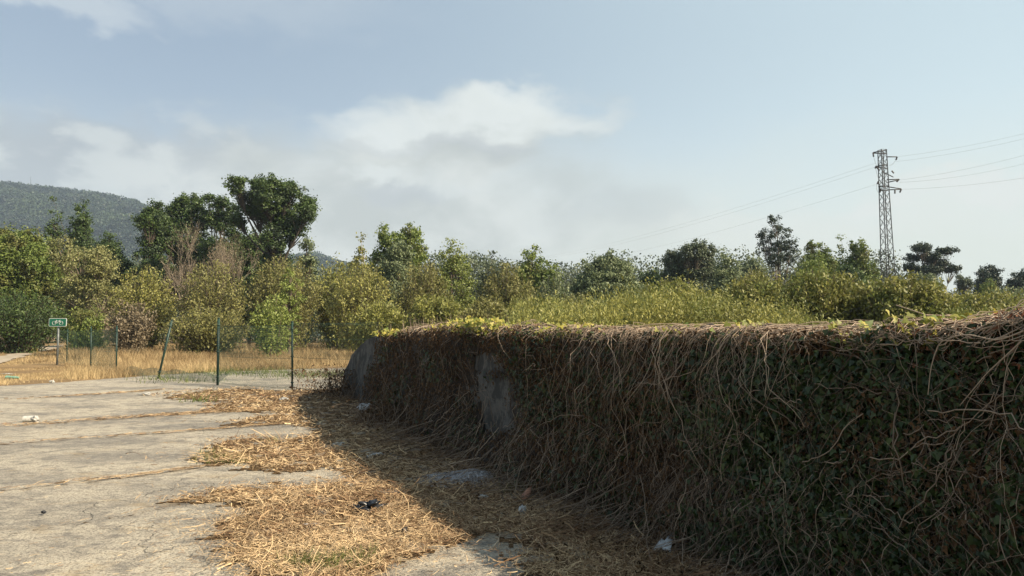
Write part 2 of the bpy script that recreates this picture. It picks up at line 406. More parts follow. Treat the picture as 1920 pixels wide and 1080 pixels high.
_q = .035; _xs = np.arange(-8.6, 2.6, _q); _ys = np.concatenate([np.arange(2.0, 8, _q), np.arange(8, 22, _q*2)]); LX, LY = np.meshgrid(_xs, _ys, indexing='ij')
_F = gridfaces(*LX.shape); _LP = np.stack([LX, LY, .006+.006*np.clip(_gb(LX*3, LY*3), -.5, 1)], -1).reshape(-1, 3); _c = _LP[_F].mean(1)
_F = _F[inlit(_c[:, 0], _c[:, 1]) & (SN(29, 5)(_c[:, 0], _c[:, 1]) > -.62)]; _u, _inv = np.unique(_F, return_inverse=True)
tag(MB().add(_LP[_u], _inv.reshape(-1, 4)).build('leaf_litter_ground', M_LITTER), kind='structure')
tag(sheet('gravel_path', ragged(G2([(-500, 700), (-100, 678), (0, 668), (60, 655), (104, 647), (140, 643), (200, 643), (140, 647), (108, 653), (60, 664), (0, 682), (-200, 706), (-500, 730)]), .5, .2, 4, .6), .02, M_PATH), kind='structure')

# hills ---------------------------------------------------------
ridge = np.array([(-900, 400), (-400, 352), (-200, 336), (0, 344), (60, 351), (120, 361), (180, 369), (245, 379), (290, 402), (340, 440), (420, 490), (560, 480), (592, 476), (622, 488), (700, 506), (800, 545), (1000, 620)], float)
HY = 1500.
rx = (ridge[:, 0]-960)/FPX*HY; rz = np.array([at(x, y+11, HY)[2] for x, y in ridge])
hn = SN(21, .008, 2, 5)
def hill_z(x, y):
    a = x/np.maximum(y, 1)*HY; top = np.interp(a, rx, rz, left=rz[0])
    t = np.clip((y-820)/(HY-820), 0, 1); back = np.clip((y-HY)/300, 0, 1)
    prof = (t*t*(3-2*t))**.75*(1-back)**1.3
    return top*prof*(1+.10*hn(x, y)*np.sin(np.pi*np.clip(t, 0, 1)))-3
hx = np.linspace(-2250, 150, 150); hy = np.linspace(800, 1810, 110)
HX, HYY = np.meshgrid(hx, hy, indexing='ij')
M_HILL = plain('wooded_hillside', (.03, .05, .026), .95, scale=.02, col2=(.016, .03, .018))
tag(MB().add(np.stack([HX, HYY, hill_z(HX, HYY)], -1), gridfaces(*HX.shape)).build('hills', M_HILL, smooth=True), kind='structure')
M_HILLT = leafmat('hill_tree_leaves', (.008, .018, .011), (.045, .072, .03), .1)
n = 15000; g = np.random.default_rng(5); yy = 880+(HY+15-880)*g.random(n)**.8; ppx = g.uniform(-80, 720, n); xx = (ppx-960)/FPX*yy
nr = 1500; yy[:nr] = HY+g.uniform(-25, 8, nr)
xx[:nr] = (ppx[:nr]-960)/FPX*yy[:nr]
hzv = hill_z(xx, yy); ok = hzv > 2; xx, yy, hzv = xx[ok], yy[ok], hzv[ok]; n = len(xx)
th = g.uniform(9, 19, n); tt = np.clip(.5+.45*hn(xx*3, yy*3)+g.normal(0, .15, n), 0, 1); K = 26
off = g.normal(size=(n, K, 3)); off /= np.linalg.norm(off, axis=2, keepdims=True); off *= g.random((n, K, 1))**.4
off = off*np.stack([th*.42, th*.42, th*.5], -1)[:, None]; PP = np.stack([xx, yy, hzv+th*.5], -1)[:, None]+off
MB().inst(LEAF, LEAFF, PP.reshape(-1, 3), randrot(n*K, g), g.uniform(3, 5.5, n*K), np.repeat(tt, K)).build('hill_forest', M_HILLT)
tag(bpy.data.objects['hill_forest'], 'distant wooded hillside of small dark trees behind the tall trees', 'forest', kind='stuff')
p0 = at(58, 352, HY); mb = MB()
top = at(57.5, 331, HY)
mb.tubes(np.array([[p0[0], p0[1], p0[2]-4], top]), [.8, .35], 4, cap=True)
mast = mb.build('radio_mast', M_STEEL); tag(mast, 'thin radio mast on the ridge of the distant wooded hill', 'mast')

# ------------------------------------------------------------ trees
def curve(a, b, mid_off, m=7):
    t = np.linspace(0, 1, m)[None, :, None]; c = (a+b)/2+mid_off
    return a[:, None]*(1-t)**2+2*c[:, None]*t*(1-t)+b[:, None]*t**2
def leafy(name, label, cat, x0, x1, ytop, Y, lm, style='round', lobes=None, group=None, bark=None, leaf=None, dens=1., nlobe=7, cb=.18, tw=1., seed=0, clump=None, gap=0., fork=(.3, .6)):
    """x0,x1,ytop: extent seen in the photograph at distance Y; turned into metres here"""
    g = np.random.default_rng(abs(seed*977+int(x0)*3+int(Y)*13)+5)
    c = at((x0+x1)/2, 600, Y); cx = c[0]; base = float(ground_z(cx, Y)); H = at(0, ytop, Y)[2]-base; W = (x1-x0)/FPX*Y
    root = empty(name, (cx, Y, base)); tag(root, label, cat, group)
    L = []   # lobes: centre(3), radii(3)
    if lobes:
        for lx, ly, lrx, lry in lobes:
            p = at(lx, ly, Y); k = Y/FPX; L.append(([p[0]-cx, g.uniform(-.35, .35)*W*.5, p[2]-base], [lrx*k, lrx*k*.95, lry*k]))
    elif style == 'round':
        for i in range(nlobe):
            u = g.uniform(-1, 1) if i else 0; v = g.uniform(0, 1) if i else 1
            v = v**.6
            if i == 0: u, v = g.uniform(-.25, .25), 1
            if i == 1: u, v = -.75, .35
            if i == 2: u, v = .75, .4
            r = W*g.uniform(.21, .31); hw = math.sqrt(max(0.05, 1-(v*.9)**2)); rzz = min(r*g.uniform(.9, 1.3), H*.4)
            L.append(([u*max(0, W/2*hw*1.0-r*.6) if i not in (1, 2) else u*(W/2-r), g.uniform(-.6, .6)*W/2*hw, cb*H+rzz+(H*(1-cb)-2*rzz)*v], [r, r, rzz]))
        L.append(([0, 0, H*.5], [W*.3, W*.3, H*.3])); L.append(([0, -W*.1, H*.28], [W*.36, W*.36, H*.2]))
    elif style == 'spire':
        for i in range(nlobe):
            u = (i+.5)/nlobe*2-1+g.uniform(-.1, .1); hh = H*(1 if i == nlobe//2 else g.uniform(.84, 1.0)*(1-.10*abs(u))); r = W/nlobe*g.uniform(.75, 1.05); lo = hh*g.uniform(.15, .4)
            L.append(([u*(W/2-r*.7), g.uniform(-.4, .4)*W/2, (hh+lo)/2], [r, r, (hh-lo)/2]))
        L.append(([0, 0, H*.32], [W*.38, W*.38, H*.26]))
    ls = (leaf or (.17+.0011*Y))*1.0; rc = clump or (.42+.0016*Y); dens = dens*1.9
    tg = []; tr_ = []; LN = SN(abs(int(x0))+3, 1.3, 3, 3)
    for i_l, (lc, lr) in enumerate(L):
        area = 4*math.pi*((lr[0]*lr[1])**1.6/3+(lr[0]*lr[2])**1.6/3+(lr[1]*lr[2])**1.6/3)**(1/1.6)
        k = int(max(6, area/(rc*rc*2.6)*dens)); d = g.normal(size=(k, 3)); d /= np.linalg.norm(d, axis=1, keepdims=True)
        rr = g.uniform(.55, 1.0, (k, 1))*(1+.22*LN(d[:, :1]*2+i_l*3, d[:, 1:2]*2, d[:, 2:]*2))+(g.random((k, 1)) < .14)*g.uniform(.05, .34, (k, 1)); p = np.array(lc)+d*rr*np.array(lr)
        if style == 'spire': p[:, :2] = np.array(lc)[:2]+(p[:, :2]-np.array(lc)[:2])*np.clip(1.3-.5*(p[:, 2:3]-lc[2]+lr[2])/(2*lr[2]), .3, 1.15)
        tg.append(p); tr_.append(np.tile(g.uniform(-.13, .13), k))
    P = np.concatenate(tg); lt = np.concatenate(tr_); ok = (P[:, 2] > .25) & (g.random(len(P)) > gap); P, lt = P[ok], lt[ok]; n = len(P)
    K = 42; off = g.normal(size=(n, K, 3))*.5; cl = rc*g.uniform(.6, 1.15, (n, 1, 1)); Q = P[:, None]+off*cl*np.array([1, 1, .8])
    tint = np.clip(.45+lt[:, None]+g.normal(0, .10, (n, 1))+g.normal(0, .13, (n, K)), 0, 1)
    nrm = off+g.normal(size=off.shape)*.8+np.array([0, 0, .5])
    MB().inst(LEAF, LEAFF, Q.reshape(-1, 3), frame_rot(nrm.reshape(-1, 3), g), g.uniform(.7, 1.25, n*K)*ls, tint.ravel()).build('crown', lm, root)
    tb = MB(); hT = H*.86; m = 9; t = np.linspace(0, 1, m); tp = np.stack([np.sin(t*3+g.uniform(0, 6))*W*.03, np.sin(t*2.3+g.uniform(0, 6))*W*.03, t*hT-.1], -1); tp[:, :2] -= tp[0, :2]
    r0 = (.012*H+.05)*tw; tb.tubes(tp, r0*(1-.85*t)+.015, 7)
    LC = np.array([l[0] for l in L]); z0 = np.clip(LC[:, 2]*g.uniform(fork[0], fork[1], len(LC)), .05*H, hT*.9); a = np.stack([np.interp(z0, tp[:, 2], tp[:, 0]), np.interp(z0, tp[:, 2], tp[:, 1]), z0], -1)
    LB = curve(a, LC, np.column_stack([LC[:, 0]*.15, LC[:, 1]*.15, -.03*H*np.ones(len(LC))])); tb.tubes(LB, np.linspace(r0*.36, .025, 7)[None]*np.ones((len(LC), 1)), 5)
    sel = g.random(n) < .55; S = P[sel]; near = np.argmin(np.linalg.norm(S[:, None]-LC[None], axis=2), 1); st = LB[near, 4]
    tb.tubes(curve(st, S, g.normal(0, .12, S.shape), 4), np.linspace(.045, .012, 4)[None]*np.ones((len(S), 1))*tw, 3)
    tb.build('trunk', bark or M_BARK, root)
    return root
def shrub(name, label, cat, x0, x1, ytop, Y, lm, group=None, stems=110, per=46, leaf=None, up=.55, seed=0, bark=None, flat=.5, spread=.14, root0=.25, twr=1.):
    g = np.random.default_rng(abs(seed*31+int(x0)*7+int(Y))+3); c = at((x0+x1)/2, 600, Y); base = float(ground_z(c[0], Y)); H = at(0, ytop, Y)[2]-base; Rr = (x1-x0)/FPX*Y/2
    root = empty(name, (c[0], Y, base)); tag(root, label, cat, group)
    per = int(per*1.45); stems = int(stems); th = g.uniform(0, 2*math.pi, stems); rho = np.sqrt(g.random(stems)); E = np.stack([Rr*rho*np.cos(th), Rr*rho*np.sin(th), H*(1-flat*.8*rho**2.6)*(1-.40*g.random(stems)**1.9)], -1)
    S = E*np.array([root0, root0, 0]); S[:, 2] = -.05
    C = curve(S, E, np.column_stack([-E[:, 0]*up*.35, -E[:, 1]*up*.35, E[:, 2]*.08]), 9)+np.cumsum(g.normal(0, .006*H, (stems, 9, 3)), 1)
    MB().tubes(C, np.linspace(.028, .006, 9)[None]*np.ones((stems, 1))*(.5+Y/90)*twr, 3, g.uniform(.2, 1, stems)).build('stems', bark or M_BARK, root)
    tt = g.random((stems, per))**.75*.93+.07; ii = tt*8; i0 = np.clip(ii.astype(int), 0, 7); fr = (ii-i0)[..., None]
    Q = np.take_along_axis(C, i0[..., None], 1)*(1-fr)+np.take_along_axis(C, i0[..., None]+1, 1)*fr
    sp = spread*Rr**.5*(1.25-tt[..., None])*1.6+.03; off = g.normal(size=Q.shape)*sp; Q = Q+off; Q[..., 2] = np.maximum(Q[..., 2], .05)
    ls = leaf or (.085+.0014*Y); T1 = np.stack([off[..., 0]*.4, off[..., 1]*.4, np.abs(off[..., 2])+.35], -1)+g.normal(size=Q.shape)*.35
    z = g.normal(size=Q.shape); Rm = frame_rot(z.reshape(-1, 3), g, T1.reshape(-1, 3)); tint = np.clip(.45+g.normal(0, .16, (stems, 1))+g.normal(0, .14, (stems, per)), 0, 1)
    L2 = LEAF[:, [1, 0, 2]]*np.array([1, 1.35, 1])
    MB().inst(L2, LEAFF, Q.reshape(-1, 3), Rm, g.uniform(.7, 1.3, stems*per)*ls, tint.ravel()).build('foliage', lm, root)
    return root
def bare(name, label, x0, x1, ytop, Y, m, seed=1, group=None, leafm=None, nl=900, thick=1.):
    g = np.random.default_rng(seed); c = at((x0+x1)/2, 600, Y); H = at(0, ytop, Y)[2]; W = (x1-x0)/FPX*Y
    root = empty(name, (c[0], Y, 0)); tag(root, label, 'tree', group); mb = MB(); tips = []
    def grow(p, d, L, r, lev):
        m_ = 5; pts = [p]; dd = d.copy()
        for i in range(m_-1):
            dd = dd+g.normal(0, .13, 3)+np.array([0, 0, .05]); dd /= np.linalg.norm(dd); pts.append(pts[-1]+dd*L/(m_-1))
        mb.tubes(np.array(pts), np.linspace(r, r*.55, m_), 5 if lev < 2 else 3, g.uniform(.2, 1)); tips.append(pts[-1])
        if lev < 5:
            for q in range(3 if lev < 3 else 4 if lev == 3 else 4):
                k = g.integers(2, m_) if q else m_-1; a = g.normal(0, 1, 3); a -= a.dot(dd)*dd; a /= np.linalg.norm(a)
                nd = dd*.8+a*g.uniform(.35, .8)*(1.1 if lev < 2 else 1); nd[0] *= max(1, W/H*1.2); nd[2] = abs(nd[2])*.8+.1; nd /= np.linalg.norm(nd); grow(pts[k], nd, L*g.uniform(.55, .8), r*.55, lev+1)
    for s in range(3):
        grow(np.array([g.uniform(-.12, .12)*W, g.uniform(-.1, .1)*W, -.1]), np.array([g.uniform(-.35, .35)+(s-1)*.2, g.uniform(-.2, .2), 1.]), H*.36, .012*H*thick, 0)
    mb.build('trunk', m, root)
    tips = np.array(tips); tips = tips[g.integers(0, len(tips), nl)]+g.normal(0, .25, (nl, 3))
    MB().inst(LEAF, LEAFF, tips, randrot(nl, g), g.uniform(.1, .22, nl), g.random(nl)).build('crown', leafm or M_DEAD, root)
    # keep the real extent close to the seen one
    V = np.array([v.co for v in root.children[0].data.vertices]); s = H/V[:, 2].max(); sx = W/2/np.percentile(np.abs(V[:, 0]), 98)
    root.scale = (sx, sx, s)
    return root

LM = dict(
 dark=leafmat('foliage_dark_green', (.024, .05, .014), (.105, .155, .04), .22, var=(.07, .105, .045)),
 mid=leafmat('foliage_mid_green', (0.066, 0.108, 0.024), (0.252, 0.306, 0.072), .3, var=(.19, .20, .06)),
 ygreen=leafmat('foliage_yellow_green', (0.108, 0.144, 0.036), (0.324, 0.360, 0.096), .3),
 silver=leafmat('foliage_silver_green', (0.092, 0.121, 0.057), (0.276, 0.322, 0.167), .25, var=(.14, .18, .08)),
 sdark=leafmat('foliage_grey_green', (0.052, 0.071, 0.041), (0.149, 0.178, 0.101), .2),
 olive=leafmat('foliage_olive', (0.108, 0.120, 0.026), (0.360, 0.360, 0.096), .3, var=(.19, .21, .06)),
 olived=leafmat('foliage_dull_olive', (0.098, 0.103, 0.032), (0.299, 0.287, 0.098), .3),
 gold=leafmat('foliage_gold', (0.146, 0.151, 0.039), (0.414, 0.398, 0.118), .3, var=(.22, .23, .08)),
 wheat=leafmat('foliage_pale_wheat', (0.143, 0.149, 0.055), (0.385, 0.385, 0.165), .3, var=(.15, .17, .06)),
 brown=leafmat('foliage_brown', (.11, .09, .055), (.27, .22, .14), .2),
 bright=leafmat('foliage_bright', (.13, .18, .04), (.34, .39, .11), .35),
 pine=leafmat('foliage_pine', (.02, .034, .02), (.06, .085, .048), .1),
 scrub=leafmat('foliage_scrub', (0.084, 0.095, 0.022), (0.336, 0.325, 0.090), .3, var=(.20, .24, .06)))

GT = 'tall trees at the edge of the field'; GB = 'bushes along the far edge of the field'; GP = 'trees on the plain behind the wall'; GS = 'shrubs on the plain behind the wall'
# left clump
leafy('broadleaf_tree', 'green tree with yellowish leaves at the left end of the tree line', 'tree', -70, 115, 432, 74, LM['mid'], 'round', nlobe=9, cb=.1, group=GT)
leafy('broadleaf_tree', 'dark green tree rising against the hill behind the pale wheat coloured willow', 'tree', 86, 178, 386, 100, LM['dark'], 'spire', nlobe=4, group=GT)
leafy('broadleaf_tree', 'low dark green tree between hill and bushes, left of the big dark clump', 'tree', 150, 250, 444, 96, LM['dark'], 'round', nlobe=7, cb=.1, group=GT)
leafy('willow_tree', 'pale wheat coloured willow with drooping twigs near the bicycle sign', 'tree', 98, 225, 444, 69, LM['wheat'], 'round', lobes=[(125, 475, 22, 30), (165, 505, 42, 38), (195, 500, 28, 38), (150, 560, 50, 45), (205, 570, 35, 45)], group=GT, dens=.75, leaf=.19, bark=M_BARKP)
shrub('dark_bush', 'dark green bush below the leftmost tree beside the path', 'bush', -60, 135, 545, 64, LM['dark'], GB, stems=170, per=60, flat=.6)
shrub('bramble_bush', 'yellow green bramble bush behind the bicycle sign', 'bush', 110, 215, 575, 56, LM['mid'], GB, stems=90, per=50)
leafy('broadleaf_tree', 'dark dense tree at the left of the tall clump beside the brown bare tree', 'tree', 234, 325, 378, 90, LM['dark'], 'round', nlobe=9, cb=.1, group=GT)
leafy('broadleaf_tree', 'round topped dark tree rising behind the brown bare tree', 'tree', 300, 392, 359, 94, LM['dark'], lobes=[(348, 380, 26, 18), (325, 400, 24, 22), (368, 402, 24, 22), (345, 450, 45, 45), (345, 530, 50, 60)], group=GT)
leafy('broadleaf_tree', 'open dark tree with sky gaps left of the tallest poplar', 'tree', 375, 450, 361, 92, LM['dark'], lobes=[(400, 377, 20, 14), (422, 392, 22, 20), (392, 410, 18, 18), (430, 425, 24, 22), (415, 485, 42, 42), (420, 560, 50, 50)], group=GT, gap=.1)
pop = leafy('poplar_tree', 'tallest tree, a big spreading poplar with a dark forked trunk', 'tree', 433, 598, 332, 85, LM['dark'], lobes=[(450, 352, 17, 17), (458, 382, 22, 22), (488, 355, 22, 22), (515, 372, 34, 32), (545, 362, 24, 22), (572, 385, 20, 22), (582, 402, 14, 14), (505, 400, 30, 24), (545, 408, 34, 30), (480, 395, 18, 14), (520, 450, 22, 26), (555, 430, 18, 16), (510, 490, 32, 26), (510, 560, 55, 60), (440, 410, 14, 14)], group=GT, tw=1.7, cb=.3, fork=(.55, .72), bark=M_BARKD)
leafy('broadleaf_tree', 'low dark tree mass filling the gap below and left of the tallest poplar', 'tree', 375, 560, 436, 96, LM['dark'], 'round', nlobe=11, cb=.02, group=GT)
bare('bare_tree', 'brown leafless tree with pale stems in front of the dark clump', 290, 400, 402, 70, M_TWIG, 3, GT, nl=1600, leafm=LM['brown'])
bare('bare_tree', 'grey brown twiggy tree right of the brown leafless tree', 375, 470, 425, 66, M_TWIG, 8, GT, nl=2600, leafm=LM['brown'])
shrub('golden_bush', 'golden brown bush in front of the big dark clump, left of the leaning fence post', 'bush', 205, 330, 495, 62, LM['gold'], GB, stems=150, per=46)
shrub('twiggy_bush', 'olive bush with grey twigs above the upright fence post beside the leaning one', 'bush', 325, 470, 485, 60, LM['olived'], GB, stems=190, per=42)
shrub('purple_brown_bush', 'low purple brown bush behind the fence near the sign', 'bush', 195, 290, 560, 54, LM['brown'], GB, stems=100, per=40)
shrub('olive_bush', 'large brown olive bush below the tallest poplar', 'bush', 455, 610, 478, 66, LM['olived'], GB, stems=240, per=60)
shrub('olive_bush', 'low dark olive bush at ground level behind the middle of the fence', 'bush', 300, 480, 575, 52, LM['olived'], GB, stems=150, per=40)
leafy('willow_tree', 'small grey green willow just right of the tallest poplar', 'tree', 548, 598, 450, 80, LM['silver'], 'round', nlobe=5, cb=.2, group=GT)
leafy('poplar_sapling', 'slim bright green sapling in front of the brown olive bush', 'tree', 531, 554, 498, 50, LM['bright'], 'spire', nlobe=1, leaf=.14, clump=.25, dens=.35, group=GT)
shrub('bright_shrub', 'bright yellow green shrub at the foot of the slim sapling', 'bush', 472, 548, 548, 48, LM['bright'], GB, stems=60, per=50)
shrub('olive_bush', 'olive bush right of the tallest poplar, in line with the small far hill', 'bush', 580, 690, 482, 70, LM['olive'], GB, stems=170, per=52)
leafy('poplar_tree', 'thin yellow leaved poplar with see-through top', 'tree', 653, 704, 447, 72, LM['gold'], 'spire', nlobe=3, dens=.45, group=GT, bark=M_BARKP)
shrub('golden_bush', 'wide yellow brown bush at the foot of the thin yellow poplar', 'bush', 610, 750, 498, 58, LM['gold'], GB, stems=210, per=46)
leafy('poplar_tree', 'two topped green poplar right of the thin yellow poplar', 'tree', 696, 808, 418, 82, LM['mid'], lobes=[(720, 440, 13, 17), (735, 455, 22, 20), (770, 432, 16, 14), (758, 448, 22, 18), (790, 470, 15, 14), (770, 480, 30, 26), (720, 490, 25, 30), (760, 550, 45, 60)], dens=.8, group=GT)
leafy('willow_tree', 'grey green willow in front of the two topped poplar', 'tree', 700, 790, 452, 76, LM['silver'], 'round', nlobe=7, cb=.1, group=GT)
shrub('dull_bush', 'dull dark bush between two poplars left of the wall top', 'bush', 730, 850, 488, 64, LM['olived'], GB, stems=200, per=55)
shrub('olive_bush', 'low yellow olive bush just above the left end of the wall', 'bush', 640, 780, 560, 46, LM['olive'], GB, stems=180, per=42)
leafy('poplar_tree', 'young pale green poplar standing alone above the yellow ivy leaves', 'tree', 812, 888, 452, 66, LM['ygreen'], lobes=[(850, 475, 16, 22), (838, 500, 18, 25), (862, 505, 22, 30), (845, 550, 36, 45), (825, 520, 14, 25), (875, 540, 14, 35)], dens=.6, leaf=.2, group=GP)
leafy('thin_tree', 'sparse grey green tree right of the young pale poplar', 'tree', 884, 965, 480, 78, LM['sdark'], 'spire', nlobe=5, dens=.55, group=GP)
leafy('poplar_tree', 'green poplar with pointed tops left of the round silver willow', 'tree', 950, 1055, 460, 80, LM['mid'], 'spire', nlobe=5, group=GP)
shrub('olive_bush', 'large dull olive bush in front of the sparse grey green tree', 'bush', 890, 1020, 492, 62, LM['olived'], GS, stems=220, per=60)
shrub('silver_bush', 'small grey green bush between pointed poplar and round silver willow', 'bush', 1000, 1080, 505, 74, LM['silver'], GS, stems=90, per=55)
leafy('willow_tree', 'round silver green willow at the middle of the plain', 'tree', 1065, 1212, 476, 78, LM['silver'], 'round', nlobe=12, cb=.05, group=GP)
shrub('bramble_bush', 'yellowish bramble mound at the foot of the round silver willow', 'bush', 1045, 1115, 545, 56, LM['wheat'], GS, stems=80, per=50, flat=.7)
leafy('broadleaf_tree', 'low dark far tree left of the wide grey green tree', 'tree', 1190, 1262, 508, 110, LM['dark'], 'round', nlobe=6, cb=.1, group=GP)
leafy('broadleaf_tree', 'wide dark grey green tree with several tops', 'tree', 1238, 1352, 454, 92, LM['sdark'], lobes=[(1262, 487, 18, 20), (1285, 480, 18, 18), (1305, 470, 14, 18), (1330, 472, 15, 20), (1300, 505, 40, 28), (1265, 525, 26, 26), (1335, 515, 22, 28), (1300, 560, 50, 30)], group=GP)
leafy('willow_tree', 'slim silver green tree at the right side of the wide grey green tree', 'tree', 1335, 1392, 473, 86, LM['silver'], 'spire', nlobe=3, group=GP)
leafy('broadleaf_tree', 'low row of far green tree tops left of the lone eucalyptus', 'tree', 1372, 1450, 486, 125, LM['silver'], 'round', nlobe=7, cb=.1, group=GP)
leafy('eucalyptus_tree', 'lone tall eucalyptus with thin see-through crown', 'tree', 1422, 1500, 398, 105, LM['pine'], lobes=[(1452, 415, 11, 13), (1442, 440, 16, 14), (1468, 438, 17, 15), (1435, 462, 12, 14), (1460, 466, 20, 16), (1484, 462, 14, 12), (1450, 488, 16, 12), (1478, 484, 15, 10)], dens=.62, gap=.42, clump=.5, leaf=.25, tw=.8, group=GP)
leafy('poplar_tree', 'leafy green tree right of the lone eucalyptus', 'tree', 1488, 1585, 446, 98, LM['mid'], 'spire', nlobe=5, group=GP)
leafy('poplar_tree', 'leafy green tree just left of the lattice pylon', 'tree', 1560, 1658, 447, 102, LM['mid'], 'spire', nlobe=5, group=GP)
leafy('broadleaf_tree', 'dark green tree in shade between the pylon and the scrub', 'tree', 1545, 1635, 500, 88, LM['dark'], 'round', nlobe=7, cb=.05, group=GP)
leafy('pale_tree', 'small light green tree in front of the tall leafy tree beside the eucalyptus', 'tree', 1486, 1572, 484, 72, LM['mid'], 'round', nlobe=6, cb=.1, group=GP, leaf=.2)
leafy('pine_tree', 'dark umbrella shaped pine right of the lattice pylon', 'tree', 1702, 1802, 457, 130, LM['pine'], lobes=[(1725, 466, 18, 7), (1718, 482, 14, 6), (1745, 480, 16, 8), (1775, 471, 17, 5), (1762, 492, 20, 8), (1715, 500, 14, 7), (1785, 503, 15, 7), (1740, 508, 22, 10), (1712, 520, 12, 6)], group=GP, tw=1.1, clump=.6)
leafy('broadleaf_tree', 'small far tree between the umbrella pine and the dark far trees', 'tree', 1786, 1832, 514, 135, LM['sdark'], 'round', nlobe=5, cb=.1, group=GP)
leafy('broadleaf_tree', 'dark far tree near the right edge, left one of two', 'tree', 1818, 1895, 497, 140, LM['pine'], 'round', nlobe=7, cb=.1, group=GP)
leafy('broadleaf_tree', 'dark far tree cut by the right edge of the picture', 'tree', 1884, 1990, 501, 138, LM['pine'], 'round', nlobe=7, cb=.1, group=GP)
leafy('pale_tree', 'small round light green tree in front of the dark far trees', 'tree', 1832, 1885, 528, 120, LM['mid'], 'round', nlobe=5, cb=.05, group=GP)
leafy('broadleaf_tree', 'grey green tree at the foot of the umbrella pine', 'tree', 1700, 1790, 513, 110, LM['silver'], 'round', nlobe=6, cb=.05, group=GP)
# scrub in front, behind the wall
S_ = lambda lab, a, b, t, Y, m='scrub', n=260, per=60, **k: shrub('scrub_bush', lab, 'shrub', a, b, t, Y, LM[m], GS, stems=n, per=per, flat=.35, **k)
S_('pointed olive shrub in front of the wide grey green tree', 1185, 1335, 522, 44, n=260)
S_('broad yellow green shrub above the wall, below the eucalyptus', 1350, 1510, 515, 38, n=320)
S_('broad olive shrub above the wall, below the two leafy trees', 1455, 1635, 504, 34, n=380)
S_('round olive shrub above the wall right of the pylon foot', 1600, 1790, 514, 32, n=400)
S_('low olive shrub above the wall near the right edge', 1745, 1945, 546, 40, n=320)
S_('low olive shrub between the broad yellow green shrub and the pointed one', 1290, 1400, 550, 42, n=200)
S_('thin dull olive shrub between eucalyptus and the grey green tree', 1375, 1450, 500, 60, 'olived', n=120)
S_('low green shrub at the foot of the round silver willow', 1120, 1230, 552, 48, 'olive', n=200)
S_('low olive shrub left of the bramble mound below the pointed poplar', 960, 1070, 556, 46, 'olive', n=200)
S_('low dull shrub above the yellow ivy leaves on the wall', 860, 985, 560, 40, 'olived', n=220)
S_('dark low shrub above the upright sprigs on the wall', 760, 880, 552, 44, 'olive', n=220)
S_('small grey green shrub at the far right behind the olive shrub', 1830, 1960, 538, 60, 'silver', n=200)
# rough growth of the plain: nobody could count it
g = np.random.default_rng(11); n = 42000
def band(n, g, x0, x1, y0, y1): 
    Yd = y0*(y1/y0)**g.random(n); return (g.uniform(x0, x1, n)-960)/FPX*Yd, Yd
x, y = band(n, g, 700, 2050, 20, 110); nz = SN(77, .25); nzb = SN(79, .07); nzc = SN(80, 1.1); pxs = 960+FPX*x/y; hgt = 1.55+(628-np.interp(pxs, [700, 950, 1150, 1250, 1900], [612, 594, 584, 574, 572]))/FPX*y+nz(x, y)*.75+nzb(x, y)*.9+.35*nzc(x, y)-.35; hgt = np.clip(hgt+g.normal(0, .2, n)+(g.random(n) < .06)*g.uniform(.2, .7, n), .5, 5.4)
K = 26; zf = g.random((n, K))**.6; kp_ = (pxs > 960) | (y > 62); x, y, hgt = x[kp_], y[kp_], hgt[kp_]; n = len(x); zf = zf[kp_]
Q = np.stack([x[:, None]+g.normal(0, .18, (n, K)), y[:, None]+g.normal(0, .18, (n, K)), hgt[:, None]*zf], -1)
z = g.normal(size=Q.shape); upv = np.array([0, 0, 1.])+g.normal(size=Q.shape)*.45
tn = np.clip(.5+.4*nz(x*2, y*2)[:, None]+g.normal(0, .15, (n, K)), 0, 1)
MB().inst(LEAF[:, [1, 0, 2]]*np.array([.8, 1.5, 1]), LEAFF, Q.reshape(-1, 3), frame_rot(z.reshape(-1, 3), g, upv.reshape(-1, 3)), (g.uniform(.05, .11, (n, K))*(.55+y[:, None]/55)).ravel(), tn.ravel()).build('scrub_growth', LM['scrub'])
tag(bpy.data.objects['scrub_growth'], 'low olive green scrub covering the plain behind the wall', 'scrub', kind='stuff')
n = 7500; g = np.random.default_rng(12); px_l = lambda a, b_: 960+FPX*a/b_; x, y = band(n, g, -300, 2200, 135, 190); nz = SN(78, .05); hgt = np.clip(15.0+2.2*nz(x, y)-6.5*np.clip(px_l(x, y)-1620, 0, 200)/200+g.normal(0, .3, n), 3, 19); K = 44
Q = np.stack([x[:, None]+g.normal(0, 1.1, (n, K)), y[:, None]+g.normal(0, .8, (n, K)), hgt[:, None]*g.random((n, K))**.7], -1)
MB().inst(LEAF, LEAFF, Q.reshape(-1, 3), randrot(n*K, g), g.uniform(.35, .65, n*K), np.clip(.45+.3*nz(x*4, y*4)[:, None]+g.normal(0, .15, (n, K)), 0, 1).ravel()).build('far_woods', LM['sdark'])
tag(bpy.data.objects['far_woods'], 'far belt of woodland behind the separate trees', 'woodland', kind='stuff')

# ------------------------------------------------------------ grass
def blades(mb, P, h, w, g, lean=.35, tint=None, seg=3):
    n = len(P); th = g.uniform(0, 2*math.pi, n); side = np.stack([np.cos(th), np.sin(th), 0*th], -1)*w[:, None]
    ld = g.normal(size=(n, 2))*lean; t = np.linspace(0, 1, seg)
    C = P[:, None]+np.stack([ld[:, :1]*h[:, None]*t**1.7, ld[:, 1:]*h[:, None]*t**1.7, h[:, None]*t*np.ones((n, 1))], -1)
    ww = (1-t*.85)[None, :, None]; V = np.stack([C-side[:, None]*ww, C+side[:, None]*ww], 2)
    i = (np.arange(n)*seg*2)[:, None]+(np.arange(seg-1)*2)[None]; F = np.stack([i, i+1, i+3, i+2], -1).reshape(-1, 4)
    mb.add(V.reshape(-1, 3), F, np.repeat(tint if tint is not None else g.random(n), seg*2))
px_of = lambda a, b_: 960+FPX*a/b_
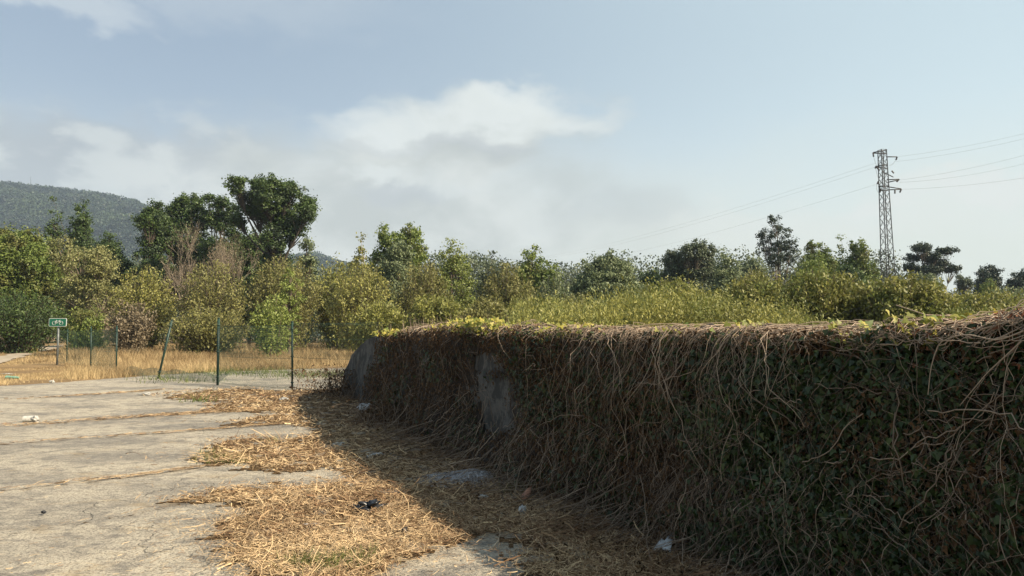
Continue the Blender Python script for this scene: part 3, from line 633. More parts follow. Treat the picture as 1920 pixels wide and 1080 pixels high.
g = np.random.default_rng(21); n = 150000
x, y = band(n, g, -120, 760, 22, 92)
pw = pave; ok = ~inpoly(x, y, pw); gz = SN(90, .5); gz2 = SN(91, .12)
pth = G2([(-500, 696), (-100, 675), (0, 665), (60, 653), (104, 646), (140, 642), (200, 642), (140, 648), (108, 654), (60, 665), (0, 684), (-200, 708), (-500, 733)]); ok &= ~inpoly(x, y, pth)
ok &= (gz(x, y)+g.normal(0, .4, n) > -.45)
x, y = x[ok], y[ok]; n = len(x); h = np.clip((.20+.16*gz2(x, y)+.10*gz(x, y)+(y-22)*.0055)*g.uniform(.5, 1.5, n), .05, .95)*np.where(px_of(x, y) < 125, .38, 1)
mb = MB(); blades(mb, np.stack([x, y, ground_z(x, y)-.02], -1), h, g.uniform(.004, .010, n)*(.5+y/35), g, .38, np.clip((.5+.45*gz(x*1.7, y*1.7)+.4*gz2(x*2, y*2))+g.normal(0, .22, n), 0, 1))
tag(mb.build('dry_grass', M_GRASS), 'dry tan grass of the field behind the chain link fence', 'grass', kind='stuff')
# taller yellow grass bank beyond the path on the left
n = 9000; px_, py_ = g.uniform(-150, 70, n), g.uniform(636, 662, n); P = np.array([gp(a, b) for a, b in zip(px_, np.maximum(py_, 640))]); P[:, 2] = -.05
mb = MB(); blades(mb, P, g.uniform(.8, 2.0, n)*np.clip(1.15-.006*(px_+60), .5, 1.6), g.uniform(.02, .045, n), g, .2)
tag(mb.build('tall_grass', leafmat('yellow_tall_grass', (.20, .17, .05), (.42, .35, .13), .3)), 'tall yellow grass bank behind the pale path at the left', 'grass', kind='stuff')
# sparse green weeds growing along the fence foot and through the litter
mb = MB(); spots = [(300, 712, .5, 120), (345, 716, .6, 120), (460, 700, 1.3, 800), (600, 705, 1.2, 900), (560, 1062, .07, 60), (600, 1066, .10, 170), (668, 1066, .10, 170), (690, 1050, .05, 60), (640, 1072, .12, 90), (408, 866, .12, 110), (440, 868, .12, 120), (390, 852, .08, 60), (375, 753, .2, 50), (982, 925, .12, 200), (1400, 1055, .1, 60), (520, 828, .1, 30), (1420, 1000, .06, 40)]
for sx, sy, sr, sn in spots:
    c = gp(sx, sy); P = c+np.column_stack([g.normal(0, sr, sn), g.normal(0, sr*.8, sn), np.zeros(sn)]); far = c[1] > 15
    blades(mb, P, g.uniform(.05, .28 if far else .12, sn), g.uniform(.003, .006, sn)*(2 if far else .8), g, .6)
tag(mb.build('weeds', M_WEED), 'sparse green weeds in the straw and along the fence foot', 'weeds', kind='stuff')

# straw -----------------------------------------------------------
def strands(mb, P, L, w, g, tint, tilt=.18, ang=None, seg=4, lift=.012):
    n = len(P); a = g.uniform(0, math.pi*2, n) if ang is None else ang; el = np.abs(g.normal(0, tilt, n)); d = np.stack([np.cos(a)*np.cos(el), np.sin(a)*np.cos(el), np.sin(el)], -1)
    sd = np.stack([-np.sin(a), np.cos(a), g.normal(0, .6, n)], -1); t = np.linspace(-.5, .5, seg); bend = g.normal(0, .16, n)
    C = P[:, None]+d[:, None]*L[:, None, None]*t[None, :, None]+np.stack([-np.sin(a), np.cos(a), 0*a], -1)[:, None]*(bend*L)[:, None, None]*(t**2*4)[None, :, None]
    C[..., 2] += (np.sin(el)*L/2+lift)[:, None]; C[..., 2] = np.maximum(C[..., 2], .011)
    V = np.stack([C-sd[:, None]*w[:, None, None]*.5, C+sd[:, None]*w[:, None, None]*.5], 2)
    i = (np.arange(n)*seg*2)[:, None]+(np.arange(seg-1)*2)[None]; F = np.stack([i, i+1, i+3, i+2], -1).reshape(-1, 4)
    mb.add(V.reshape(-1, 3), F, np.repeat(tint, seg*2))
def pxsample(n, g, x0, x1, y0, y1):
    px = g.uniform(x0, x1, n); py = y0+(y1-y0)*g.random(n); a = (px-960)/FPX; b = (540-py)/FPX
    dy = math.cos(PITCH)-b*math.sin(PITCH); dz = math.sin(PITCH)+b*math.cos(PITCH); k = -CAMH/dz
    return a*k, dy*k
g = np.random.default_rng(31); x, y = pxsample(230000, g, 250, 1500, 722, 1200)
e1 = SN(41, 2.5); jx, jy = x+g.normal(0, .08, len(x))*np.where(g.random(len(x)) < .2, 4.5, 1), y+g.normal(0, .06, len(x))*np.where(g.random(len(x)) < .15, 3, 1); ok = inlit(jx, jy); x, y = x[ok], y[ok]
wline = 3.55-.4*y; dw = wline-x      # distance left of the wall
dark = np.clip(1.25-dw/1.6, 0, 1); n = len(x); bedn = SN(43, 1.1)  # browner, darker straw where the wall's shadow falls; shade put into the tint
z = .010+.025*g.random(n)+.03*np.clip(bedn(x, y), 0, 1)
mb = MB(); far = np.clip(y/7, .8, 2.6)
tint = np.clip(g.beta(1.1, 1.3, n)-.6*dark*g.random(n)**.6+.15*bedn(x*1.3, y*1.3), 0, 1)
ang = g.uniform(0, 6.283, n)
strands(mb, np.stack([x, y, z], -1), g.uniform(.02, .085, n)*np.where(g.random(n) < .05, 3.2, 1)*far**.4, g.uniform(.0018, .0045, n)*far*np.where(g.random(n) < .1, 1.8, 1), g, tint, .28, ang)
# straw drifting along the joints and loose over the concrete
for c, k, s in ((jlines[0], 2600, .20), (jlines[1], 700, .06), (jlines[2], 500, .03), (jlines[3], 60, .02), (jlines[4], 500, .18)):
    t = g.random(k)**(.4)*(len(c)-1); i0 = t.astype(int).clip(0, len(c)-2); f = (t-i0)[:, None]; P = c[i0]*(1-f)+c[i0+1]*f; P = P+np.column_stack([g.normal(0, .05, k), g.normal(0, s, k)]); fr = np.clip(P[:, 1]/7, .8, 2.4)
    strands(mb, np.column_stack([P, np.full(k, .012)]), g.uniform(.03, .13, k)*fr**.4, g.uniform(.0018, .004, k)*fr, g, g.random(k)*.8, .08, g.normal(.1, .9, k))
x, y = pxsample(3200, g, -60, 1000, 725, 1180); ok = (SN(44, .8)(x, y)+g.normal(0, .5, 3200) > .25); x, y = x[ok], y[ok]; k = len(x); fr = np.clip(y/7, .8, 2.4)
strands(mb, np.column_stack([x, y, np.full(k, .010)]), g.uniform(.02, .09, k)*fr**.4, g.uniform(.0015, .003, k)*fr, g, g.random(k), .05)
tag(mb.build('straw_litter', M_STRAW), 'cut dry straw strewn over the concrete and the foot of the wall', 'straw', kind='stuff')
# dead leaves on the ground in the shade
x, y = pxsample(20000, g, 620, 1800, 760, 1400); dw = (3.5-.4*y)-x; ok = (dw > -.2) & (dw < 1.7-.9*g.random(20000)**.5*1.2) & inpoly(x, y, LITW); x, y = x[ok], y[ok]; k = len(x)
P = np.column_stack([x, y, g.uniform(.02, .06, k)]); nr = g.normal(size=(k, 3))*.6+np.array([0, 0, 1])
tag(MB().inst(CURL, IVYF, P, frame_rot(nr, g), g.uniform(.02, .05, k), g.random(k)**1.6).build('fallen_leaves', M_DEAD), 'small fallen brown leaves on the shaded litter', 'leaves', kind='stuff')

# ------------------------------------------------------------ wall
WN = np.array([-.9285, -.3714, 0])      # outward, towards the camera side
WD = np.array([-.3714, .9285, 0])
def wx(d): q = np.clip((9-d)/5.5, 0, 1); return 3.45-.4*d+.30*q*q*(3-2*q)
def wline_pt(d): return np.stack([wx(d), d, 0*d], -1)
def Hc(d): return np.interp(d, [-3, 15.2, 15.9, 16.8, 17.6, 18.4, 19.1, 19.7, 20.05, 20.2], [1.545, 1.57, 1.54, 1.45, 1.33, 1.15, .9, .55, .2, .02])
ds = np.concatenate([np.linspace(-2, 15, 60), np.linspace(15.2, 20.2, 40)]); wn = SN(61, 1.3)
hs = np.linspace(0, 1, 14); D, S = np.meshgrid(ds, hs, indexing='ij'); H_ = Hc(D)*S
F1 = wline_pt(D)+WN*(.03*wn(D*1.2, H_*2))[..., None]; F1[..., 2] = H_
TH = .42; B1 = wline_pt(D)-WN*TH; B1[..., 2] = H_
wb = MB(); nn, mm = D.shape; wb.add(F1, gridfaces(nn, mm)); wb.add(B1, gridfaces(nn, mm)[:, ::-1])
ts = np.linspace(0, 1, 6); DT, TT = np.meshgrid(ds, ts, indexing='ij'); Tp = F1[:, -1][:, None]*(1-TT[..., None])+B1[:, -1][:, None]*TT[..., None]; Tp[..., 2] += .03*np.sin(TT*math.pi); wb.add(Tp, gridfaces(nn, 6))
for e in (0, nn-1): wb.add(np.concatenate([F1[e], B1[e]]), [[i, i+1, i+1+mm, i+mm] for i in range(mm-1)])
tag(wb.build('concrete_wall', M_WALL, smooth=False), 'rough grey concrete wall with a curved sloping end, overgrown with ivy', 'wall')

_dt = np.linspace(.6, 30, 3000); _pt = 960+FPX*wx(_dt)/_dt
def px_of_d(d): return np.interp(d, _dt, _pt)
def d_of_px(px): return np.interp(px, _pt[::-1], _dt[::-1])
o1, o2 = SN(62, 1.2), SN(63, 3.5)
def offs(d, h):
    """how far the vine mass stands off the wall face"""
    hr = h/1.6; thick = np.interp(d, [2, 5, 10, 14, 16, 20], [.11, .11, .13, .12, .06, .04])
    fl = np.interp(d, [2, 4, 6, 9, 13, 17, 20], [.02, .04, .16, .36, .33, .18, .05])
    return thick*(1+.45*o1(d*1.3, h*2))+.05*o2(d, h)*thick*3+fl*np.clip(1-hr*1.5, 0, 1)**1.7+.05*np.sin(np.clip(hr, 0, 1)*math.pi) if False else (thick*(1+.45*o1(d*1.3, h*2))+.05*o2(d, h)*thick*3+fl*np.clip(1-hr*1.5, 0, 1)**1.7+.05*np.sin(np.clip(hr, 0, 1)*math.pi))*(1-.88*np.exp(-(((px_of_d(d)-934)/80)**2+((h-.75)/.6)**2)**2))
def bare_mask(d, h):
    """True where the concrete shows through the ivy"""
    n_ = o2(d*1.5, h*2)*.22; px = px_of_d(d)
    a = ((px-934)/38)**2+((h-.70)/.31)**2 < 1+n_*3.2; b = (px < 712-20*n_) & (h > .30+.0105*np.clip(px-640, 0, 60)+.5*n_)
    c = ((px-915)/26)**2+((h-1.2)/.12)**2 < 1+n_*2
    return a | b | c
_tx = SN(67, 1.6, 1); TOPX = lambda d: (.035*_tx(d*1.5)+.02*_tx(d*5+3))*np.clip((15-d)/2, 0, 1)+np.interp(d, [2, 2.9, 3.25, 3.6, 4.2, 5, 6.5, 8, 10, 11.5, 13, 14.5], [.24, .20, .15, .05, .015, .01, .025, .05, .13, .12, .10, .04])
ivy = empty('ivy', (1.9, 5, 0)); tag(ivy, 'tangled ivy with dead hanging vines covering the concrete wall', 'ivy')
ivy_off = np.array([1.9, 5, 0])
class IB(MB):
    def build(s, name, mats, parent=None, smooth=False):
        s.V = [v-ivy_off for v in s.V]; return MB.build(s, name, mats, parent, smooth)
# near-black vine mat behind the leaves; its colour stands in for shaded gaps
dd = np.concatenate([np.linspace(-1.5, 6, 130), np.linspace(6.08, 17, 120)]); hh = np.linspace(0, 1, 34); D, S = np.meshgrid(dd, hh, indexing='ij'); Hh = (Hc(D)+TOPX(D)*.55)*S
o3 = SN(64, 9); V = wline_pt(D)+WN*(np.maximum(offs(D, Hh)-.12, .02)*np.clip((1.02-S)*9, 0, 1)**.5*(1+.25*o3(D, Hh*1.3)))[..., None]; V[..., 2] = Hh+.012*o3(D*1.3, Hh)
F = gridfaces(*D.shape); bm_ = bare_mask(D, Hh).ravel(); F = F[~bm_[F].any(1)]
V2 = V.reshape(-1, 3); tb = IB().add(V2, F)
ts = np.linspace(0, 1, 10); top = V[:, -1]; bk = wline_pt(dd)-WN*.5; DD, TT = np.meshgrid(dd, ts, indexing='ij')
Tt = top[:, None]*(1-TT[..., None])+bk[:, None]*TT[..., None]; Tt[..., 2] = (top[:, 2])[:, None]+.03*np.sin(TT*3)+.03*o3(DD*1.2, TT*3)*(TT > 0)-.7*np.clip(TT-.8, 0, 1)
Tt = Tt[dd < 14.6]; tb.add(Tt, gridfaces(*Tt.shape[:2])); tb.build('shade_backing', M_BACK, ivy, True)

g = np.random.default_rng(51)
def sample_face(n, x0=700, x1=2500, p=1.0):
    px = g.uniform(x0, x1, n); d = d_of_px(px); h = g.random(n)**p*(Hc(d)+TOPX(d)*.6); return px, d, h
def place(d, h, extra):
    P = wline_pt(d)+WN*(offs(d, h)+extra)[:, None]; P[:, 2] = h; return P
gn_ = SN(65, 1.6); gn2 = SN(66, 4)
def greenness(px, d, h):
    v = np.interp(px, [650, 860, 960, 1010, 1120, 1250, 1320, 1400, 1700, 1760, 1900, 2500], [.05, .08, .12, .42, .40, .35, .52, .82, .82, .50, .46, .6])
    v = v*np.where(h > 1.42, .45, 1)*np.where((px < 1330) & (h < .5), .35, 1); return v+.38*gn_(d*1.3, h*2.2)
n = 100000; px, d, h = sample_face(n); keep = ~bare_mask(d, h) & (h > .02); px, d, h = px[keep], d[keep], h[keep]
gr = greenness(px, d, h) > g.random(len(px)); 
for name, sel, T_, m, smin, smax in (('ivy_leaves', gr, IVY, M_IVY, .016, .050), ('dead_leaves', ~gr & (g.random(len(px)) < np.where(px < 1330, .85, .5)), CURL, M_DEAD, .015, .042)):
    dd_, h_ = d[sel], h[sel]; k = len(dd_); P = place(dd_, h_, g.uniform(-.11, .075, k)); sc_ = g.uniform(smin, smax, k)*np.clip(dd_/9, 1, 1.5)
    nr = WN[None]+g.normal(0, .62, (k, 3))+np.array([0, 0, .35]); dn = np.array([0, 0, -1.])+g.normal(0, .4, (k, 3))
    tn = np.clip(g.beta(1.6, 2.6, k)+.25*gn2(dd_, h_*1.5)*.6, 0, 1)
    if name == 'dead_leaves': tn = np.clip(tn*np.interp(px_of_d(dd_), [700, 1300, 1500, 2000], [.85, .8, .8, .8]), 0, 1)
    b_ = IB().inst(T_, IVYF, P, frame_rot(nr, g, dn), sc_, tn)
    # the same plant over the top edge and down the back
    k = 9000 if name == 'ivy_leaves' else 15000; pxt = g.uniform(740, 2500, k); dt = d_of_px(pxt); u = g.random(k)
    grn = np.clip(gn_(dt*2, 0*dt+9)*1.3+np.interp(pxt, [750, 950, 1000, 1080, 1130, 1500, 1700, 1760, 2500], [-.6, -.6, .5, .5, -.5, -.5, .05, .0, -.2]), -1, 1)
    kp = (grn+g.normal(0, .3, k) > 0) if name == 'ivy_leaves' else (grn+g.normal(0, .3, k) < .2)
    dt, u, pxt = dt[kp], u[kp], pxt[kp]; k = len(dt); P = wline_pt(dt)+WN*(offs(dt, 1.5+0*dt)*(1-u)-.5*u)[:, None]; P[:, 2] = Hc(dt)+TOPX(dt)*(.55+.5*np.sin(u*3.1)*g.uniform(.3, 1.1, k))+g.normal(0, .012, k)
    b_.inst(T_, IVYF, P, frame_rot(g.normal(0, .5, (k, 3))+np.array([0, 0, 1]), g), g.uniform(smin, smax, k)*.9, np.clip(g.beta(2, 1.6, k), 0, 1))
    b_.build(name, m, ivy)
# pale yellow-green leaves caught by the sun along the top
yb = IB()
for cx_, w_, k, top_ in ((900, 45, 800, .2), (735, 25, 160, -.02), (1060, 60, 260, .03), (1275, 22, 60, .05), (1390, 30, 90, .05), (1600, 14, 45, .05), (1755, 70, 170, .03), (1640, 40, 60, .0), (860, 60, 120, .08)):
    pxt = g.normal(cx_, w_*.6, k); dt = d_of_px(pxt); u = g.random(k)*.6; P = wline_pt(dt)+WN*(.16*(1-u)-.4*u)[:, None]; P[:, 2] = Hc(dt)+TOPX(dt)*.7+g.uniform(-.08, .06+.3*max(top_, 0), k)
    yb.inst(IVY, IVYF, P, frame_rot(g.normal(0, .5, (k, 3))+np.array([.3, -.4, .8]), g), g.uniform(.03, .055, k)*np.clip(dt/8, 1, 1.5), g.random(k))
yb.build('yellow_leaves', M_IVYY, ivy)
rb = IB(); k = 5200; pxt = 1650+850*g.random(k)**.8; dt = d_of_px(pxt); u = g.random(k)*.8
P = wline_pt(dt)+WN*(.15*(1-u)-.4*u)[:, None]; P[:, 2] = Hc(dt)+TOPX(dt)*(.6+.5*np.sin(u*3.1)*g.uniform(.3, 1.1, k))-.30*g.random(k)**1.7*(u < .3)+g.normal(0, .01, k)
rb.inst(CURL, IVYF, P, frame_rot(g.normal(0, .6, (k, 3))+np.array([-.3, -.4, .8]), g), g.uniform(.018, .045, k), g.random(k)); rb.build('rusty_leaves', leafmat('rusty_dead_leaf', (.09, .035, .02), (.32, .15, .085), .15, .85, .15), ivy)
# vines: hanging down the face
sb = IB()
def hang(n, x0, x1, lmin, lmax, rmin, rmax, slope, tint, out=.05, h0=None, m=14, jit=.018, dens=None):
    px = g.uniform(x0, x1, n)
    if dens is not None: px = px[g.random(n) < np.interp(px, *dens)]
    n = len(px); d0 = d_of_px(px); L = g.uniform(lmin, lmax, n); sl = g.normal(slope, .36, n); t = np.linspace(0, 1, m)
    ht = Hc(d0)+TOPX(d0)*.8 if h0 is None else g.uniform(h0[0], h0[1], n)*Hc(d0)
    hh_ = ht[:, None]-L[:, None]*t; wob = np.cumsum(g.normal(0, jit, (n, m)), 1)+np.cumsum(g.normal(0, jit*.5, (n, 1))*np.ones((n, m)), 1)*.6
    D_ = d0[:, None]+sl[:, None]*L[:, None]*t**1.1+wob; D_ = np.minimum(D_, 17.5); H2 = np.maximum(hh_, .015)
    ex = (out*g.uniform(.3, 1.6, (n, 1))+.05*np.sin(t*3+g.uniform(0, 6, (n, 1)))+.0*t)
    P = wline_pt(D_)+WN*(offs(D_, H2)*np.clip((ht[:, None]+.02-H2)*12+.3, .3, 1)+ex)[..., None]; P[..., 2] = H2+.02*np.exp(-((t-0)/.08)**2)
    over = np.maximum(-.015-(hh_-.0), 0); P += WN*(over*g.uniform(.3, 1., (n, 1)))[..., None]
    kk_ = ~(bare_mask(D_[:, 7], H2[:, 7]) | bare_mask(D_[:, 4], H2[:, 4]) | bare_mask(D_[:, 11], H2[:, 11])) | (g.random(n) < .22); P, n = P[kk_], int(kk_.sum()); D_ = D_[kk_]
    r = g.uniform(rmin, rmax, n)*g.choice([.5, .7, 1, 1.4], n)*1.0; sb.tubes(P, r[:, None]*np.linspace(1, .5, m)[None]*np.clip(D_/7, 1, 1.7), 4, np.clip(g.normal(tint, .3, n), 0, 1))
DN = ([700, 1050, 1150, 1480, 1560, 2400], [.35, .3, .8, .8, .25, .25])
hang(380, 760, 2300, .15, 1.2, .0011, .0026, .03, .30, dens=DN)
hang(170, 1080, 1560, .3, 1.3, .0013, .0027, .25, .6, dens=DN, out=.07)
hang(90, 1000, 2300, .3, 1.2, .0016, .0032, -.1, .65, out=.08, jit=.02, dens=DN)
hang(430, 650, 1400, .3, 1.2, .0012, .0022, .0, .22, h0=(.35, 1.), out=.03)
hang(320, 1200, 2400, .2, .8, .0014, .0030, .1, .35, h0=(.2, .9), out=.04, jit=.02)
hang(450, 850, 1600, .2, .6, .0015, .003, .15, .35, h0=(.15, .5), out=.03, jit=.02)
hang(600, 700, 2400, .08, .5, .0008, .0014, .2, .3, h0=(.1, 1.), out=.07, jit=.03)
hang(500, 700, 2400, .08, .4, .0008, .0014, -.8, .3, h0=(.1, 1.), out=.07, jit=.03)
# vines crossing at odd angles
n = 360; px = g.uniform(760, 2400, n); d0 = d_of_px(px); m = 12; t = np.linspace(0, 1, m); h0 = g.random(n)*1.5; L = g.uniform(.15, .7, n); a = g.uniform(-1.2, 1.2, n)
D_ = d0[:, None]+np.cos(a)[:, None]*L[:, None]*(t-.5)+np.cumsum(g.normal(0, .014, (n, m)), 1); H2 = np.clip(h0[:, None]+np.sin(a)[:, None]*L[:, None]*(t-.5)+np.cumsum(g.normal(0, .014, (n, m)), 1)+.25*L[:, None]*(t-.5)**2*g.choice([-1, 1], (n, 1)), .02, 1.6)
P = wline_pt(D_)+WN*(offs(D_, H2)+g.uniform(0, .09, (n, 1)))[..., None]; P[..., 2] = H2; sb.tubes(P, (g.uniform(.0015, .0036, n)*np.clip(d0/7, 1, 1.6))[:, None]*np.ones((1, m)), 4, np.clip(g.normal(.4, .2, n), 0, 1))
# tangle of stems along the top, tinted paler to paint in the sunlight
n = 2300; px = g.uniform(760, 2500, n); kp = g.random(n) < np.interp(px, [700, 900, 1000, 1120, 1500, 1560, 2500], [.9, .9, .6, 1, 1, .65, .6]); px = px[kp]; n = len(px); d0 = d_of_px(px); L = g.uniform(.10, .55, n); m = 10; t = np.linspace(-.5, .5, m)
D_ = d0[:, None]+L[:, None]*t*g.choice([-1, 1], (n, 1))*g.uniform(.2, 1, (n, 1))+np.cumsum(g.normal(0, .010, (n, m)), 1); u0 = g.random(n)[:, None]*.9+np.cumsum(g.normal(0, .05, (n, m)), 1)+t*g.normal(0, .8, (n, 1))
u0 = np.clip(u0, 0, 1.1); P = wline_pt(D_)+WN*(.15*(1-u0)+g.uniform(0, .03, (n, 1))-.48*u0)[..., None]
P[..., 2] = Hc(D_)+TOPX(D_)*(.5+.55*np.sin(np.clip(u0, 0, 1)*3.1)*g.uniform(.3, 1.15, (n, 1)))-.10*np.clip(.15-u0, 0, 1)*6*g.random((n, 1))+np.cumsum(g.normal(0, .008, (n, m)), 1)+.03*(1-4*t**2)*g.random((n, 1))
sb.tubes(P, (g.uniform(.0014, .0034, n)*np.clip(d0/7, 1, 1.7))[:, None]*np.linspace(1, .6, m)[None], 4, np.clip(g.normal(.78, .2, n), 0, 1))
# upright sprigs on the left part of the top
n = 240; px = g.normal(815, 45, n); d0 = d_of_px(px); m = 8; t = np.linspace(0, 1, m); L = g.uniform(.08, .34, n); a = g.normal(0, .9, n)
P = wline_pt(d0)[:, None]+WD*(np.sin(a)*L)[:, None, None]*t[None, :, None]+g.normal(0, .004, (n, m, 3)).cumsum(1)-WN*(.25*g.random(n))[:, None, None]; P[..., 2] += (Hc(d0)+.05)[:, None]+L[:, None]*np.cos(a*.6)[:, None]*(t*1.3-.5*t*t)
sb.tubes(P, (.0032*np.linspace(1, .35, m))[None]*np.ones((n, 1)), 3, np.clip(g.normal(.5, .2, n), 0, 1))
# dead vines spilling from the wall foot over the litter
n = 800; px = g.uniform(700, 1900, n); d0 = d_of_px(px); m = 10; t = np.linspace(0, 1, m); h0 = g.uniform(.02, .45, n)*np.clip(g.random(n)*1.4, .2, 1); L = g.uniform(.15, 1.0, n)*np.interp(px, [700, 900, 1100, 1400, 1900], [.9, 1, .9, .6, .3])
D_ = d0[:, None]+g.normal(0, .5, (n, 1))*L[:, None]*t+np.cumsum(g.normal(0, .012, (n, m)), 1); z_ = h0[:, None]*(1-t)**1.6+.05*np.sin(t*3.1)*g.random((n, 1))*(L[:, None]+.3)+.02
P = wline_pt(D_)+WN*(offs(D_, z_*0+.05)+L[:, None]*t*.9-.05+np.cumsum(g.normal(0, .008, (n, m)), 1))[..., None]; P[..., 2] = z_
sb.tubes(P, (g.uniform(.0012, .0036, n)*np.clip(d0/7, 1, 1.6))[:, None]*np.linspace(1, .5, m)[None], 4, np.clip(g.normal(.35, .25, n), 0, 1))
# a few long pale shoots
for pts, dep in (([(1782, 602), (1740, 592), (1705, 580), (1680, 572)], .1), ([(1760, 640), (1768, 605), (1762, 590)], .0), ([(1915, 640), (1850, 700), (1800, 760)], -.2), ([(1920, 620), (1870, 640), (1810, 625), (1760, 640), (1745, 690), (1740, 740)], -.25), ([(1480, 612), (1520, 640), (1500, 690)], -.2), ([(1020, 870), (1090, 860), (1150, 820), (1200, 790), (1240, 760)], -.3), ([(990, 860), (1060, 840), (1110, 880), (1180, 845)], -.3), ([(1395, 640), (1420, 700), (1470, 706), (1530, 680)], -.2)):
    q = np.array([at(x_, y_, float(d_of_px(x_))+dep+.0) for x_, y_ in pts]); tt_ = np.linspace(0, 1, 20); kk = np.linspace(0, 1, len(q)); c = np.stack([np.interp(tt_, kk, q[:, i]) for i in range(3)], -1)
    c[1:-1] = (c[:-2]+c[1:-1]*2+c[2:])/4; sb.tubes(c, np.linspace(.0038, .0022, 20), 5, .75)
sb.build('vine_stems', M_STEM, ivy)

# dead bramble thicket at the sloping end and the heap at the foot
def thicket(name, label, cx_, cy_, rx_, ry_, H, n, nl, tint=.25, pale=0.):
    c = gp(cx_, cy_); root = empty(name, c); tag(root, label, 'bramble'); m = 9; t = np.linspace(0, 1, m)
    s = np.column_stack([g.normal(0, rx_*.5, n), g.normal(0, ry_*.5, n), np.zeros(n)]); a = g.uniform(0, 2*math.pi, n); L = g.uniform(.3, 1.1, n)*H*1.2
    P = s[:, None]+np.stack([(np.cos(a)*L)[:, None]*t, (np.sin(a)*L)[:, None]*t, (g.uniform(.2, 1, n)*H)[:, None]*np.sin(t*g.uniform(1.6, 3.0, n)[:, None])], -1)+g.normal(0, .012, (n, m, 3)).cumsum(1); P[..., 2] = np.maximum(P[..., 2], .01)
    k = max(1, c[1]/8); MB().tubes(P, (g.uniform(.0018, .0035, n)*k)[:, None]*np.linspace(1, .5, m)[None], 3, np.clip(g.normal(tint, .2, n), 0, 1)).build('stems', M_STEM, root)
    i = g.integers(0, n, nl); j = g.integers(1, m, nl); Q = P[i, j]+g.normal(0, .03, (nl, 3)); Q[:, 2] = np.maximum(Q[:, 2], .02)
    MB().inst(CURL, IVYF, Q, randrot(nl, g), g.uniform(.02, .045, nl)*k**.7, g.random(nl)**1.5*.7+pale).build('leaves', M_DEAD, root)
thicket('dead_bramble', 'dead brown bramble at the sloping end of the wall', 660, 740, .9, 2.2, .75, 260, 1500)
thicket('dead_bramble', 'low dead bramble spilling from the wall foot beside the broken cup', 770, 795, .8, 1.3, .5, 260, 1400)
thicket('dead_bramble', 'heap of dead vines at the wall foot behind the gravel pile', 1010, 870, .5, .8, .35, 260, 1200)
thicket('dead_bramble', 'heap of dead vines at the wall foot behind the white rag', 1240, 960, .35, .5, .22, 260, 900)
# ferny yellow plant at the foot below the bare patch
fr = empty('fern_clump', gp(925, 845)); tag(fr, 'small yellow green fern clump at the wall foot below the bare concrete patch', 'fern'); mb = MB(); n = 260
blades(mb, np.column_stack([g.normal(.05, .22, n), g.normal(.1, .25, n), np.zeros(n)]), g.uniform(.12, .42, n), g.uniform(.008, .018, n), g, .8); mb.build('fronds', LM['gold'], fr)
lb = empty('leafy_sprig', gp(1402, 1035)); tag(lb, 'small bright green leafy sprig at the wall foot right of the white rag', 'plant'); n = 110
q = np.column_stack([g.normal(0, .06, n), g.normal(0, .06, n), g.uniform(.02, .2, n)]); MB().inst(IVY, IVYF, q, frame_rot(g.normal(0, .5, (n, 3))+np.array([-.4, -.5, .8]), g), g.uniform(.025, .045, n), .2+.5*g.random(n)).build('leaves', LM['ygreen'], lb)
n = 14; P = curve(np.zeros((n, 3)), q[:n]*1.1, np.zeros((n, 3)), 5); MB().tubes(P, .0015, 3, .3).build('stems', M_STEM, lb)

# ------------------------------------------------------------ chain link fences
def linkmesh(A, B, h, cell, r, z0=.03, sag=None, tw=None):
    """zig-zag woven wire between ground points A and B (z measured up)"""
    A, B = np.array(A, float), np.array(B, float); L = np.linalg.norm(B-A); u = (B-A)/L; n = int(L/cell); m = int(h/cell)*2+1; P = np.zeros((n, m, 3))
    k = np.arange(m); z = z0+h*k/(m-1)
    for i in range(n):
        s = (i+.5+((k % 2)-.5)*1.0)*cell; P[i] = A+u*s[:, None]; P[i, :, 2] = z
        P[i, :, :2] += np.array([-u[1], u[0]])*(((k % 2)-.5)*.006)[:, None]
    if sag is not None: P = sag(P)
    return P
H = 1.88
posts = [((548, 733), (548, 604), 'p'), ((408, 722), (410, 597), 'p'), ((296, 710), (322, 601), 'p'), ((218, 703), (219, 612), 'p'), ((170, 690), (171, 613), 'p'), ((125, 682), (127, 616), 'p'), ((107, 683), (108, 617), 'p')]
fence = empty('chain_link_fence', gp(408, 722)); tag(fence, 'green chain link fence with one leaning post on the concrete edge', 'fence'); fo = gp(408, 722)
PB = [gp(*p[0]) for p in posts]
for i, (pb, pt, _) in enumerate(posts):
    b0 = PB[i]-fo; Hh_ = at(*pt, PB[i][1])[2]; tp_ = at(pt[0], pt[1], PB[i][1])-fo
    mb = MB(); rr = .038 if i in (1, 2) else .028
    mb.tubes(np.array([b0+[0, 0, -.05], tp_]), rr, 10, cap=True); mb.tubes(np.array([tp_-[0, 0, .001], tp_+[0, 0, .025]]), rr*1.15, 10, cap=True)
    po = mb.build('post', M_GREEN, fence)
    if i == 2: po['label'] = 'leaning green post'
    for f in (.12, .5, .9):
        c = b0+(tp_-b0)*f; MB().box(c+[0, -.01, 0], (rr*2.6, rr*2.6, .03)).build('clamp', M_GREEN, po)
ext = gp(548, 733); e2 = np.array([-3.35, 19.2, 0]); g = np.random.default_rng(61)
segs = [(e2, PB[0], 1.85, 0), (PB[0], PB[1], 1.80, 0), (PB[3], PB[4], 1.75, 1), (PB[4], PB[5], 1.75, 1), (PB[5], PB[6], 1.75, 2)]
